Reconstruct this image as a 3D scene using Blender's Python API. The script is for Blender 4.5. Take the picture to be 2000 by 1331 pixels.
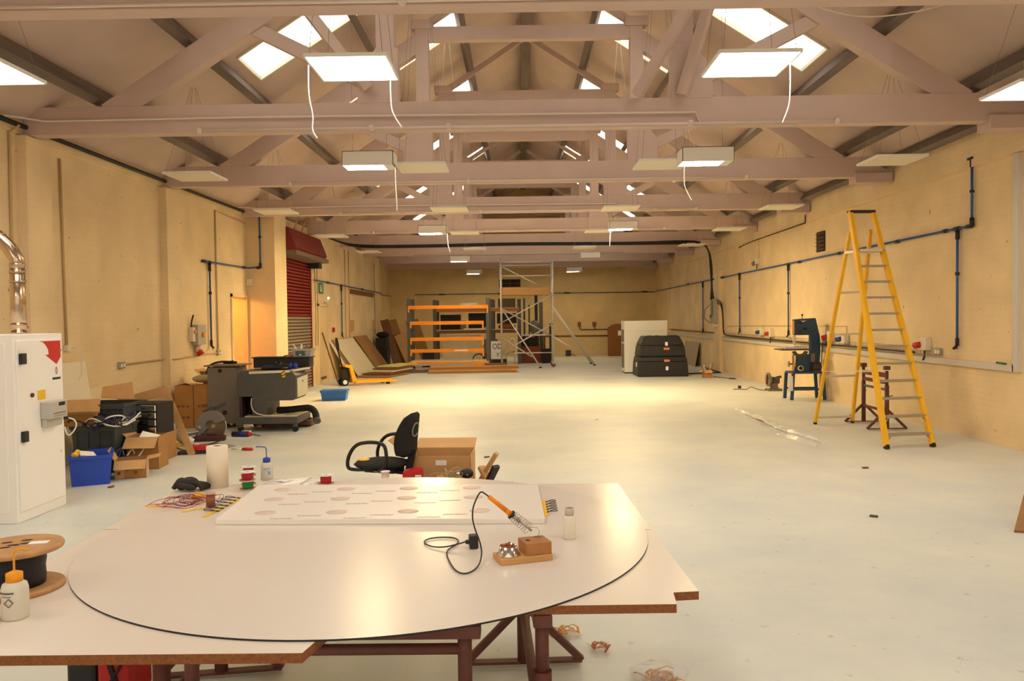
import bpy, bmesh, math, random
from mathutils import Vector, Matrix, Euler
random.seed(7)
for o in list(bpy.data.objects): bpy.data.objects.remove(o)
S = bpy.context.scene
C = S.collection
PI = math.pi
# ---------------------------------------------------------------- camera
FPX, VX, VY, ROLL, EYE = 1550.0, 1015.0, 622.0, 0.013, 1.62
yaw = math.atan((VX-1000)/FPX); pit = math.atan((VY-665.5)/FPX)
fw = Vector((-math.sin(yaw)*math.cos(pit), math.cos(yaw)*math.cos(pit), math.sin(pit)))
r0 = fw.cross(Vector((0, 0, 1))).normalized(); u0 = r0.cross(fw)
rr = r0*math.cos(ROLL)-u0*math.sin(ROLL); uu = u0*math.cos(ROLL)+r0*math.sin(ROLL)
cd = bpy.data.cameras.new('camera'); cam = bpy.data.objects.new('camera', cd); C.objects.link(cam)
cam.matrix_world = Matrix(((rr.x, uu.x, -fw.x, 0), (rr.y, uu.y, -fw.y, 0), (rr.z, uu.z, -fw.z, EYE), (0, 0, 0, 1)))
cd.sensor_width = 36; cd.lens = FPX/2000*36; cd.clip_start = .05; cd.clip_end = 200
S.camera = cam
# ---------------------------------------------------------------- world, exposure, light levels
W = bpy.data.worlds.new('world'); S.world = W; W.use_nodes = True
W.node_tree.nodes['Background'].inputs[0].default_value = (1, .90, .77, 1)
W.node_tree.nodes['Background'].inputs[1].default_value = .8
S.view_settings.view_transform = 'Standard'; S.view_settings.look = 'None'
S.view_settings.gamma = 1; S.view_settings.use_curve_mapping = False
S.view_settings.exposure = 0.52
PANEL_E, BOX_E, SKY_E = 17.0, 50.0, 2.3
MID_BOX_E, FAR_BOX_E = 340.0, 60.0
PANEL_C, BOX_C, SKY_C = (1, .935, .83), (1, .75, .38), (1, .95, .84)
# ---------------------------------------------------------------- materials
def lin(c):
    return tuple((x/12.92 if x <= .04045 else ((x+.055)/1.055)**2.4) for x in (v/255 for v in c))
MATS = {}
def mat(name, rgb, rough=.6, metal=0, noise=0, nscale=6, bump=0, bscale=40, emit=0, alpha=1, trans=0, spec=None, stretch=None, ior=None):
    if name in MATS: return MATS[name]
    m = bpy.data.materials.new(name); m.use_nodes = True; nt = m.node_tree; N = nt.nodes; L = nt.links
    b = N['Principled BSDF']; col = (*lin(rgb), 1)
    b.inputs['Base Color'].default_value = col; b.inputs['Roughness'].default_value = rough; b.inputs['Metallic'].default_value = metal
    if spec is not None: b.inputs['Specular IOR Level'].default_value = spec
    if ior: b.inputs['IOR'].default_value = ior
    if alpha < 1: b.inputs['Alpha'].default_value = alpha
    if trans: b.inputs['Transmission Weight'].default_value = trans
    if emit:
        b.inputs['Emission Color'].default_value = col; b.inputs['Emission Strength'].default_value = emit
    if noise or bump:
        g = N.new('ShaderNodeNewGeometry'); mp = N.new('ShaderNodeMapping'); L.new(g.outputs['Position'], mp.inputs[0])
        if stretch: mp.inputs['Scale'].default_value = stretch
    if noise:
        n = N.new('ShaderNodeTexNoise'); n.inputs['Scale'].default_value = nscale; n.inputs['Detail'].default_value = 5
        L.new(mp.outputs[0], n.inputs['Vector'])
        r = N.new('ShaderNodeValToRGB'); r.color_ramp.elements[0].position = .3; r.color_ramp.elements[1].position = .7
        r.color_ramp.elements[0].color = (*[c*(1-noise) for c in col[:3]], 1); r.color_ramp.elements[1].color = (*[min(1, c*(1+noise*.6)) for c in col[:3]], 1)
        L.new(n.outputs[0], r.inputs[0]); L.new(r.outputs[0], b.inputs['Base Color'])
    if bump:
        n2 = N.new('ShaderNodeTexNoise'); n2.inputs['Scale'].default_value = bscale; L.new(mp.outputs[0], n2.inputs['Vector'])
        bp = N.new('ShaderNodeBump'); bp.inputs['Strength'].default_value = bump; bp.inputs['Distance'].default_value = .02
        L.new(n2.outputs[0], bp.inputs['Height']); L.new(bp.outputs[0], b.inputs['Normal'])
    MATS[name] = m; return m
def emat(name, rgb, e):
    m = bpy.data.materials.new(name); m.use_nodes = True; nt = m.node_tree
    for n in list(nt.nodes): nt.nodes.remove(n)
    o = nt.nodes.new('ShaderNodeOutputMaterial'); em = nt.nodes.new('ShaderNodeEmission')
    em.inputs[0].default_value = (*rgb, 1); em.inputs[1].default_value = e
    nt.links.new(em.outputs[0], o.inputs[0]); MATS[name] = m; return m
def brickmat(name, rgb, axis):
    """painted brickwork: courses show as a faint relief, with scuffs, flakes and stains"""
    m = mat(name, rgb, .75); nt = m.node_tree; N = nt.nodes; L = nt.links; b = N['Principled BSDF']
    g = N.new('ShaderNodeNewGeometry'); sx = N.new('ShaderNodeSeparateXYZ'); cx = N.new('ShaderNodeCombineXYZ')
    L.new(g.outputs['Position'], sx.inputs[0]); L.new(sx.outputs['Y' if axis == 'Y' else 'X'], cx.inputs[0]); L.new(sx.outputs['Z'], cx.inputs[1])
    br = N.new('ShaderNodeTexBrick'); br.inputs['Scale'].default_value = 1; br.inputs['Brick Width'].default_value = .23; br.inputs['Row Height'].default_value = .075
    br.inputs['Mortar Size'].default_value = .006; br.inputs['Mortar Smooth'].default_value = .6
    br.inputs['Color1'].default_value = (1, 1, 1, 1); br.inputs['Color2'].default_value = (.94, .94, .94, 1); br.inputs['Mortar'].default_value = (.0, .0, .0, 1)
    L.new(cx.outputs[0], br.inputs['Vector'])
    n = N.new('ShaderNodeTexNoise'); n.inputs['Scale'].default_value = 1.3; n.inputs['Detail'].default_value = 6; L.new(g.outputs['Position'], n.inputs['Vector'])
    n3 = N.new('ShaderNodeTexNoise'); n3.inputs['Scale'].default_value = 9; n3.inputs['Detail'].default_value = 3; L.new(g.outputs['Position'], n3.inputs['Vector'])
    col = lin(rgb)
    r = N.new('ShaderNodeValToRGB'); r.color_ramp.elements[0].position = .3; r.color_ramp.elements[1].position = .75
    r.color_ramp.elements[0].color = (*[c*.84 for c in col], 1); r.color_ramp.elements[1].color = (*[min(1, c*1.06) for c in col], 1)
    L.new(n.outputs[0], r.inputs[0])
    fl = N.new('ShaderNodeValToRGB'); fl.color_ramp.elements[0].position = .245; fl.color_ramp.elements[1].position = .27
    fl.color_ramp.elements[0].color = (.35, .28, .2, 1); fl.color_ramp.elements[1].color = (1, 1, 1, 1); L.new(n3.outputs[0], fl.inputs[0])
    mx = N.new('ShaderNodeMixRGB'); mx.blend_type = 'MULTIPLY'; mx.inputs[0].default_value = .7; L.new(r.outputs[0], mx.inputs[1]); L.new(fl.outputs[0], mx.inputs[2])
    mo = N.new('ShaderNodeMixRGB'); mo.blend_type = 'MULTIPLY'; mo.inputs[0].default_value = .03; L.new(mx.outputs[0], mo.inputs[1]); L.new(br.outputs['Color'], mo.inputs[2])
    L.new(mo.outputs[0], b.inputs['Base Color'])
    bp = N.new('ShaderNodeBump'); bp.inputs['Strength'].default_value = .22; bp.inputs['Distance'].default_value = .003; L.new(br.outputs['Color'], bp.inputs['Height'])
    L.new(bp.outputs[0], b.inputs['Normal']); return m
brick = brickmat('painted_brick_side', (238, 211, 164), 'Y')
brickx = brickmat('painted_brick_end', (228, 202, 150), 'X')
def floormat():
    m = mat('floor_paint', (176, 184, 180), .35); nt = m.node_tree; N = nt.nodes; L = nt.links; b = N['Principled BSDF']
    g = N.new('ShaderNodeNewGeometry'); n = N.new('ShaderNodeTexNoise'); n.inputs['Scale'].default_value = .9; n.inputs['Detail'].default_value = 8; n.inputs['Roughness'].default_value = .65
    L.new(g.outputs['Position'], n.inputs['Vector']); c = lin((220, 221, 211))
    r = N.new('ShaderNodeValToRGB'); r.color_ramp.elements[0].position = .3; r.color_ramp.elements[1].position = .7
    r.color_ramp.elements[0].color = (c[0]*.82, c[1]*.86, c[2]*.92, 1); r.color_ramp.elements[1].color = (c[0]*1.08, c[1]*1.06, c[2]*1.02, 1)
    L.new(n.outputs[0], r.inputs[0])
    n2 = N.new('ShaderNodeTexNoise'); n2.inputs['Scale'].default_value = 14; n2.inputs['Detail'].default_value = 4; L.new(g.outputs['Position'], n2.inputs['Vector'])
    r2 = N.new('ShaderNodeValToRGB'); r2.color_ramp.elements[0].position = .27; r2.color_ramp.elements[1].position = .34
    r2.color_ramp.elements[0].color = (.62, .58, .5, 1); r2.color_ramp.elements[1].color = (1, 1, 1, 1); L.new(n2.outputs[0], r2.inputs[0])
    mx = N.new('ShaderNodeMixRGB'); mx.blend_type = 'MULTIPLY'; mx.inputs[0].default_value = .6; L.new(r.outputs[0], mx.inputs[1]); L.new(r2.outputs[0], mx.inputs[2])
    L.new(mx.outputs[0], b.inputs['Base Color'])
    mr = N.new('ShaderNodeMapRange'); mr.inputs['To Min'].default_value = .36; mr.inputs['To Max'].default_value = .58; L.new(n.outputs[0], mr.inputs[0]); L.new(mr.outputs[0], b.inputs['Roughness'])
    return m
floor_m = floormat()
roof_m = mat('roof_lining', (208, 184, 170), .85, noise=.08, nscale=1.6)
timber = mat('painted_timber', (204, 178, 164), .6, noise=.05, nscale=3)
purl_m = mat('weathered_timber', (118, 104, 94), .8, noise=.3, nscale=5, stretch=(1, .15, 1))
white_p = mat('white_metal', (236, 232, 222), .4)
cream_p = mat('cream_plastic', (226, 214, 188), .5)
cond_m = mat('painted_conduit', (222, 206, 190), .5)
wallcond = mat('wall_conduit', (196, 166, 116), .6)
black = mat('black_plastic', (26, 25, 26), .5)
rubber = mat('black_rubber', (18, 18, 18), .8)
blackc = mat('black_cable', (24, 20, 20), .5)
blue_pipe = mat('blue_pipe', (44, 88, 148), .45)
steel = mat('galvanised_steel', (176, 172, 164), .4, .8)
alu = mat('aluminium', (226, 218, 204), .38, .6)
chrome = mat('chrome', (225, 222, 216), .15, 1)
dgrey = mat('dark_grey_paint', (80, 78, 76), .55, noise=.1)
mgrey = mat('mid_grey_paint', (122, 112, 100), .55, noise=.08)
orange = mat('orange_paint', (244, 146, 18), .45, noise=.06)
yellow_l = mat('yellow_fibreglass', (242, 182, 8), .45, noise=.06, nscale=3)
yellow = mat('yellow_plastic', (245, 196, 30), .5)
red = mat('red_plastic', (190, 28, 28), .45)
redp = mat('red_shutter_paint', (124, 26, 18), .5, noise=.08)
card = mat('cardboard', (176, 128, 74), .85, noise=.1, nscale=8)
cardl = mat('pale_cardboard', (205, 160, 104), .85, noise=.08, nscale=8)
wood = mat('pale_wood', (206, 156, 96), .7, noise=.15, nscale=8, stretch=(.3, 2, 2))
woodd = mat('dark_wood', (120, 78, 44), .7, noise=.2, nscale=8)
chip = mat('chipboard_edge', (150, 92, 48), .85, noise=.3, nscale=120)
melam = mat('white_melamine', (232, 220, 204), .28, noise=.015, nscale=3)
sheetw = mat('white_sheet', (230, 220, 206), .24, noise=.02, nscale=2)
rust = mat('red_oxide_steel', (104, 56, 44), .6, noise=.25, nscale=14)
bluep = mat('machine_blue', (34, 66, 96), .45, noise=.1)
bluel = mat('blue_crate_plastic', (34, 74, 190), .45)
blueb = mat('light_blue_plastic', (40, 108, 190), .45)
crate = mat('grey_crate_plastic', (58, 66, 68), .55)
glass = mat('clear_film', (240, 240, 236), .25, alpha=.22)
papr = mat('white_paper', (244, 242, 236), .7)
ply = mat('pale_board', (218, 200, 160), .7, noise=.05)
brownb = mat('brown_board', (160, 116, 66), .8, noise=.1)
green = mat('green_plastic', (30, 110, 62), .5)
darkvoid = mat('dark_recess', (44, 38, 34), .9)
fabric = mat('black_fabric', (34, 30, 29), .95, bump=.2, bscale=300)
# ---------------------------------------------------------------- mesh helpers
class MB:
    def __init__(s, o=(0, 0, 0)):
        s.bm = bmesh.new(); s.o = Vector(o)
    def _f(s, vs, mi=0, sm=False):
        try:
            f = s.bm.faces.new(vs); f.material_index = mi; f.smooth = sm
        except ValueError: pass
    def box(s, c, d, rz=0, rot=None, mi=0, top=None):
        R = Euler(rot).to_matrix() if rot else Matrix.Rotation(rz, 3, 'Z'); c = Vector(c)
        v = [s.bm.verts.new(c+R @ Vector((x*d[0]/2, y*d[1]/2, z*d[2]/2))) for x in (-1, 1) for y in (-1, 1) for z in (-1, 1)]
        for k, q in enumerate(((0, 1, 3, 2), (4, 6, 7, 5), (0, 4, 5, 1), (2, 3, 7, 6), (0, 2, 6, 4), (1, 5, 7, 3))):
            s._f([v[i] for i in q], top if (k == 5 and top is not None) else mi)
        return s
    def span(s, a, b, mi=0, top=None):
        a = Vector(a); b = Vector(b); return s.box((a+b)/2, [abs(x) for x in (b-a)], mi=mi, top=top)
    def _fr(s, d, up=None):
        d = d.normalized(); up = Vector(up) if up else (Vector((0, 0, 1)) if abs(d.z) < .95 else Vector((0, 1, 0)))
        x = d.cross(up).normalized(); return x, x.cross(d)
    def bar(s, a, b, w, h=None, up=None, mi=0):
        a = Vector(a); b = Vector(b); h = w if h is None else h; x, y = s._fr(b-a, up)
        v = [s.bm.verts.new(p+x*w/2*i+y*h/2*j) for p in (a, b) for i, j in ((-1, -1), (1, -1), (1, 1), (-1, 1))]
        for q in ((0, 3, 2, 1), (4, 5, 6, 7), (0, 1, 5, 4), (1, 2, 6, 5), (2, 3, 7, 6), (3, 0, 4, 7)): s._f([v[i] for i in q], mi)
        return s
    def rod(s, a, b, r, r2=None, n=12, mi=0):
        a = Vector(a); b = Vector(b); r2 = r if r2 is None else r2; x, y = s._fr(b-a)
        A = [s.bm.verts.new(a+(x*math.cos(t)+y*math.sin(t))*r) for t in (2*PI*k/n for k in range(n))]
        B = [s.bm.verts.new(b+(x*math.cos(t)+y*math.sin(t))*r2) for t in (2*PI*k/n for k in range(n))]
        for k in range(n): s._f([A[k], A[(k+1) % n], B[(k+1) % n], B[k]], mi, True)
        s._f(A[::-1], mi); s._f(B, mi); return s
    def tube(s, pts, r, n=8, closed=False, smooth=0, mi=0):
        P = [Vector(p) for p in pts]
        for _ in range(smooth):
            Q = [] if closed else [P[0]]
            for i in range(len(P) if closed else len(P)-1):
                a, b = P[i], P[(i+1) % len(P)]; Q += [a*.75+b*.25, a*.25+b*.75]
            if not closed: Q.append(P[-1])
            P = Q
        rings = []; px = None
        for i, p in enumerate(P):
            d = (P[(i+1) % len(P)]-P[i-1]) if (closed or 0 < i < len(P)-1) else (P[1]-P[0] if i == 0 else P[-1]-P[-2])
            if d.length < 1e-9: d = Vector((0, 0, 1))
            d.normalize()
            if px is None: px, _y = s._fr(d)
            else:
                px = px-d*px.dot(d)
                if px.length < 1e-6: px, _y = s._fr(d)
                px.normalize()
            y = d.cross(px); rings.append([s.bm.verts.new(p+(px*math.cos(t)+y*math.sin(t))*r) for t in (2*PI*k/n for k in range(n))])
        M_ = len(rings)
        for i in range(M_ if closed else M_-1):
            A, B = rings[i], rings[(i+1) % M_]
            for k in range(n): s._f([A[k], A[(k+1) % n], B[(k+1) % n], B[k]], mi, True)
        if not closed: s._f(rings[0][::-1], mi); s._f(rings[-1], mi)
        return s
    def lathe(s, prof, c=(0, 0, 0), n=28, rot=None, mi=0, sc=(1, 1, 1)):
        R = Euler(rot).to_matrix() if rot else Matrix.Identity(3); c = Vector(c); prev = None
        for r, z in prof:
            if r < 1e-6: ring = [s.bm.verts.new(c+R @ Vector((0, 0, z*sc[2])))]
            else: ring = [s.bm.verts.new(c+R @ Vector((r*math.cos(t)*sc[0], r*math.sin(t)*sc[1], z*sc[2]))) for t in (2*PI*k/n for k in range(n))]
            if prev:
                for k in range(n):
                    a, b = prev[k % len(prev)], prev[(k+1) % len(prev)]; e, f = ring[(k+1) % len(ring)], ring[k % len(ring)]
                    vs = []
                    for v in (a, b, e, f):
                        if v not in vs: vs.append(v)
                    if len(vs) > 2: s._f(vs, mi, True)
            prev = ring
        return s
    def ball(s, c, r, n=14, sc=(1, 1, 1), rot=None):
        return s.lathe([(r*math.sin(PI*k/8), -r*math.cos(PI*k/8)) for k in range(9)], c, n, rot, sc=sc)
    def prism(s, pts, vec, mi=0, side=None):
        vec = Vector(vec); A = [s.bm.verts.new(Vector(p)) for p in pts]; B = [s.bm.verts.new(Vector(p)+vec) for p in pts]
        s._f(A[::-1], mi); s._f(B, mi)
        for k in range(len(A)): s._f([A[k], A[(k+1) % len(A)], B[(k+1) % len(A)], B[k]], mi if side is None else side)
        return s
    def poly(s, pts, mi=0):
        s._f([s.bm.verts.new(Vector(p)) for p in pts], mi); return s
    def hexa(s, bot, top):
        """box from four bottom and four top corners"""
        v = [s.bm.verts.new(Vector(p)) for p in list(bot)+list(top)]
        for q in ((3, 2, 1, 0), (4, 5, 6, 7), (0, 1, 5, 4), (1, 2, 6, 5), (2, 3, 7, 6), (3, 0, 4, 7)): s._f([v[i] for i in q])
        return s
    def tub(s, w, d, h, flare=1.12, t=.008, c=(0, 0, 0), rz=0, lip=.015):
        """open container: outer walls flaring to the rim, inner walls, floor and a lip"""
        R = Matrix.Rotation(rz, 3, 'Z'); c = Vector(c)
        def ring(a, b, z): return [s.bm.verts.new(c+R @ Vector((x*a/2, y*b/2, z))) for x, y in ((-1, -1), (1, -1), (1, 1), (-1, 1))]
        L_ = [ring(w, d, 0), ring(w*flare, d*flare, h-.03*(lip > 0)), ring(w*flare+2*lip, d*flare+2*lip, h-.03*(lip > 0)), ring(w*flare+2*lip, d*flare+2*lip, h), ring(w*flare-2*t, d*flare-2*t, h), ring(w-2*t, d-2*t, t)]
        s._f(L_[0][::-1])
        for A, B in zip(L_, L_[1:]):
            for k in range(4): s._f([A[k], A[(k+1) % 4], B[(k+1) % 4], B[k]])
        s._f(L_[-1]); return s
    def build(s, name, m, parent=None, bev=0, fix=True):
        bmesh.ops.translate(s.bm, verts=s.bm.verts, vec=-s.o)
        if fix: bmesh.ops.recalc_face_normals(s.bm, faces=s.bm.faces)
        me = bpy.data.meshes.new(name); s.bm.to_mesh(me); s.bm.free()
        for x in (m if isinstance(m, (list, tuple)) else [m]): me.materials.append(x)
        o = bpy.data.objects.new(name, me); C.objects.link(o)
        if parent: o.parent = parent
        else: o.location = s.o
        if bev:
            b = o.modifiers.new('bevel', 'BEVEL'); b.width = bev; b.segments = 2; b.limit_method = 'ANGLE'
        return o
    def base(s):
        xs = [v.co for v in s.bm.verts]
        return Vector(((min(v.x for v in xs)+max(v.x for v in xs))/2, (min(v.y for v in xs)+max(v.y for v in xs))/2, min(v.z for v in xs)))
def tag(o, label, cat, group=None, kind=None):
    o['label'] = label; o['category'] = cat
    if group: o['group'] = group
    if kind: o['kind'] = kind
    return o
def thing(name, label, cat, loc=(0, 0, 0), rz=0, group=None):
    o = bpy.data.objects.new(name, None); C.objects.link(o); o.location = loc; o.rotation_euler = (0, 0, rz); o.empty_display_size = .1
    return tag(o, label, cat, group)
def one(mb, name, m, label, cat, group=None, bev=0):
    mb.o = mb.base(); return tag(mb.build(name, m, None, bev), label, cat, group)
def struct(mb, name, m, bev=0, parent=None):
    if parent is None: mb.o = mb.base()
    o = mb.build(name, m, parent, bev)
    if parent is None: o['kind'] = 'structure'
    return o
def dup(o, parent=None):
    c = o.copy(); C.objects.link(c)
    if parent: c.parent = parent
    for ch in list(o.children): dup(ch, c)
    return c
def W_(t): return MB(tuple(t.location))          # parts written in world coordinates
def text(s, size, loc, rot, m, parent=None, name='lettering', origin=(0, 0, 0), ext=.0006, sx=1):
    cu = bpy.data.curves.new('t', 'FONT'); cu.body = s; cu.size = size; cu.extrude = ext; cu.align_x = 'CENTER'; cu.align_y = 'CENTER'
    to = bpy.data.objects.new('t', cu); C.objects.link(to)
    dg = bpy.context.evaluated_depsgraph_get(); me = bpy.data.meshes.new_from_object(to.evaluated_get(dg))
    bpy.data.objects.remove(to); bpy.data.curves.remove(cu)
    me.transform(Matrix.Translation(Vector(loc)-Vector(origin)) @ Euler(rot).to_matrix().to_4x4() @ Matrix.Diagonal((sx, 1, 1, 1)))
    me.materials.clear(); me.materials.append(m); me.name = name
    o = bpy.data.objects.new(name, me); C.objects.link(o)
    if parent: o.parent = parent
    return o
# ================================================================ ROOM SHELL
XL, XR, YB, YF = -5.5, 5.8, 33.8, -4.0
XC, RZ, RT = .2, 7.5, .64
def roofz(x): return RZ-RT*abs(x-XC)
struct(MB().span((-9, YF, -.1), (6.6, YB+.4, 0)), 'floor', floor_m)
# left wall with its doorway, the pier, the wall with the shutter and the far recess
m = MB(); m.span((XL-.3, YF, 0), (XL, 15.14, 3.86)); m.span((XL-.3, 15.14, 2.1), (XL, 15.95, 3.86)); m.span((XL-.3, 15.95, 0), (XL, 16.0, 3.86))
m.span((XL-.3, 16.0, 0), (-4.92, 16.8, 3.86)); m.span((XL-.3, 16.8, 3.5), (-5.1, 19.5, 3.86)); m.span((XL-.3, 16.8, 0), (-5.35, 19.5, 3.5))
m.span((XL-.3, 19.5, 0), (-5.1, 29.1, 3.86)); m.span((XL-.3, 29.1, 0), (XL, YB, 3.86))
for yy in (1.9, 5.41, 8.87, 12.33): m.span((XL-.01, yy-.16, 0), (XL+.11, yy+.3, 3.70))
struct(m, 'wall_left', brick)
m = MB(); m.span((XL-.05, YF, 3.72), (XL+.03, 16, 3.9)); struct(m, 'trim_1', brick)
m = MB(); m.span((XR, YF, 0), (XR+.3, YB, 3.46)); m.span((XR-.06, YF, 3.46), (XR+.3, YB, 4.05))
m.span((XR-.1, 22.7, 0), (XR+.05, 23.3, 2.9)); struct(m, 'wall_right', brick)
m = MB(); m.prism([(-6.1, YB, 0), (6.4, YB, 0), (6.4, YB, 3.6), (XC, YB, 7.5), (-6.1, YB, 3.5)], (0, .3, 0))
m.span((XL, YB-.14, 0), (-4.45, YB, 3.75)); struct(m, 'wall_back', brickx)
# roof slopes, with openings where the skylights sit
SKY = [6.9, 10.35, 13.2, 16.95, 19.85, 23.5, 27.1]; SW = .93; D0, D1 = 1.18, 3.82  # first skylight on each slope is out of view, added for its light
def roof_side(s):
    m = MB(); n = Vector((s*RT, 0, 1)).normalized()*.05
    def quad(d0, d1, y0, y1):
        m.prism([(XC+s*d0, y0, RZ-RT*d0), (XC+s*d1, y0, RZ-RT*d1), (XC+s*d1, y1, RZ-RT*d1), (XC+s*d0, y1, RZ-RT*d0)], n)
    quad(0, D0, YF, YB+.3); quad(D1, 6.25, YF, YB+.3); y = YF
    for k in SKY: quad(D0, D1, y, k); y = k+SW
    quad(D0, D1, y, YB+.3); return m
m = roof_side(-1); m2 = roof_side(1)
me = bpy.data.meshes.new('x'); m2.bm.to_mesh(me); m.bm.from_mesh(me)
struct(m, 'ceiling', roof_m)
sky_m = emat('daylit_skylight', SKY_C, SKY_E)
k = 0
for s in (-1, 1):
    for y in SKY:
        k += 1; m = MB(); n = Vector((s*RT, 0, 1)).normalized()
        q = [Vector((XC+s*d, yy, RZ-RT*d))+n*.03 for d, yy in ((D0, y), (D1, y), (D1, y+SW), (D0, y+SW))]
        m.prism(q, n*.01); w = struct(m, 'window_%d' % k, sky_m)
        f = MB(tuple(w.location)); o_ = [p-n*.045 for p in q]
        for a, b in zip(q, q[1:]+q[:1]): f.bar(a-n*.035, b-n*.035, .03, .05)
        f.build('window_frame', cream_p, w)
# eaves trims, corner of the far recess
def purlin(s, d, label, w=.1, h=.2, z0=-.2):
    x = XC+s*d; z = RZ-RT*d+z0
    m = MB(); m.bar((x, YF, z), (x, YB, z), w, h, up=(s*RT*.9, 0, 1)); return one(m, 'roof_purlin', purl_m, label, 'roof beam')
for s, side in ((-1, 'left'), (1, 'right')):
    purlin(s, 1.12, 'weathered roof purlin high on the %s slope, next to the ridge' % side)
    purlin(s, 2.42, 'weathered roof purlin second below the ridge on the %s slope' % side)
    purlin(s, 3.9, 'weathered roof purlin along the lower edge of the skylights, %s slope' % side)
    purlin(s, 4.9, 'lowest weathered roof purlin on the %s slope, above the truss feet' % side)
purlin(1, 5.42, 'dark eaves purlin running just above the right hand wall', .1, .14, -.12)
m = MB(); m.box((XC, (YF+YB)/2, 7.2), (.2, YB-YF, .26)); one(m, 'ridge_beam', purl_m, 'dark ridge beam along the top of the roof', 'roof beam')
# ================================================================ TRUSSES
TY = [5.41+3.46*i for i in range(9)]
def truss(label):
    t = thing('roof_truss', label, 'roof truss', (XC, TY[0], 3.71), 0, 'painted timber roof trusses')
    o = (0, 0, 0); h = .16
    MB().span((XL-XC, -.08, 0), (XR-.05-XC, .08, .31)).build('tie_beam', timber, t, .006)
    MB().span((4.95, -.13, -.09), (5.52, .13, .06)).build('bearing_block', timber, t, .005)
    for s in (-1, 1):
        MB().bar((s*4.72, 0, .22), (s*1.62, 0, 2.2), .15, .26, up=(0, 0, 1)).build('rafter', timber, t, .006)
        MB().prism([(s*1.54, -.08, .3), (s*1.74, -.08, .3), (s*1.74, -.08, 2.44), (s*1.54, -.08, 2.44)], (0, .16, 0)).build('queen_post', timber, t, .005)
        MB().prism([(s*1.5, -.085, .3), (s*1.95, -.085, .3), (s*1.95, -.085, .62), (s*1.74, -.085, .9), (s*1.5, -.085, .9)], (0, .17, 0)).build('post_foot', timber, t, .004)
        MB().bar((s*3.15, 0, 1.18), (s*1.8, 0, .5), .1, .15).build('strut', timber, t, .005)
        MB().bar((s*1.6, 0, 2.42), (s*.05, 0, 3.42), .08, .1).build('upper_rafter', timber, t, .004)
        MB().box((s*1.64, -.01, 2.42), (.34, .2, .14)).build('post_head', timber, t, .004)
    MB().span((-1.54, -.07, 2.18), (1.54, .07, 2.39)).build('straining_beam', timber, t, .005)
    return t
TL = ['mauve-grey timber roof truss nearest the camera, its beam crossing the top edge',
      'second timber roof truss from the camera, behind the two big lit panels',
      'third timber roof truss from the camera, behind the two nearest box lights',
      'fourth timber roof truss from the camera, meeting the pier by the red shutter',
      'fifth timber roof truss from the camera, behind the second pair of box lights',
      'sixth timber roof truss from the camera, carrying the long black cable run',
      'seventh timber roof truss from the camera, just past the black cable run',
      'eighth timber roof truss from the camera, over the scaffold tower',
      'last timber roof truss, close to the back wall']
t0 = truss(TL[0])
for i in range(1, 9):
    t = dup(t0); t.location.y = TY[i]; t['label'] = TL[i]
# raking braces beside the queen posts of the second truss
for a, b, lb in (((1.31, 8.74, 4.03), (2.1, 8.3, 5.35), 'raking brace crossing right of centre, nearer the middle of the second truss'),
                 ((1.8, 8.74, 4.03), (2.27, 8.45, 5.65), 'raking brace leaning beside the right post of the second truss'),
                 ((-1.62, 8.74, 4.15), (-2.5, 8.5, 5.3), 'raking brace left of the left post of the second truss, behind the lit panel')):
    one(MB().bar(a, b, .09, .11), 'raking_brace', timber, lb, 'brace', 'raking braces on the second truss', .004)
# conduits with round junction boxes clipped to the tie beams
ORD = ['nearest', 'second', 'third', 'fourth', 'fifth', 'sixth', 'seventh']
for i in range(0, 7):
    y = TY[i]-.11; t = thing('truss_conduit', 'white conduit with round boxes along the %s truss tie beam' % ORD[i], 'conduit', (0, y, 3.73), 0, 'conduits on the tie beams')
    MB().rod((-3.5, 0, 0), (3.5, 0, 0), .013).build('conduit', cond_m, t)
    for x in (-3.5, -.75, 3.5) + ((-1.6, 1.9) if i % 2 else ()):
        MB().lathe([(0, -.02), (.03, -.02), (.033, .0), (.033, .02), (0, .02)], (x, 0, 0), 16, (PI/2, 0, 0)).build('junction_box', cond_m, t)
for i in (1, 3):
    y = TY[i]-.1; m = MB(); m.tube([(XL+.1, y-.4, 3.83), (XL+.3, y, 3.86), (-3, y, 3.87), (1.95, y, 3.85), (2.0, y, 3.75)], .012)
    one(m, 'upper_conduit', cond_m, 'thin painted conduit along the upper half of the %s truss tie beam' % ORD[i], 'conduit', 'upper conduits on tie beams')
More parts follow.
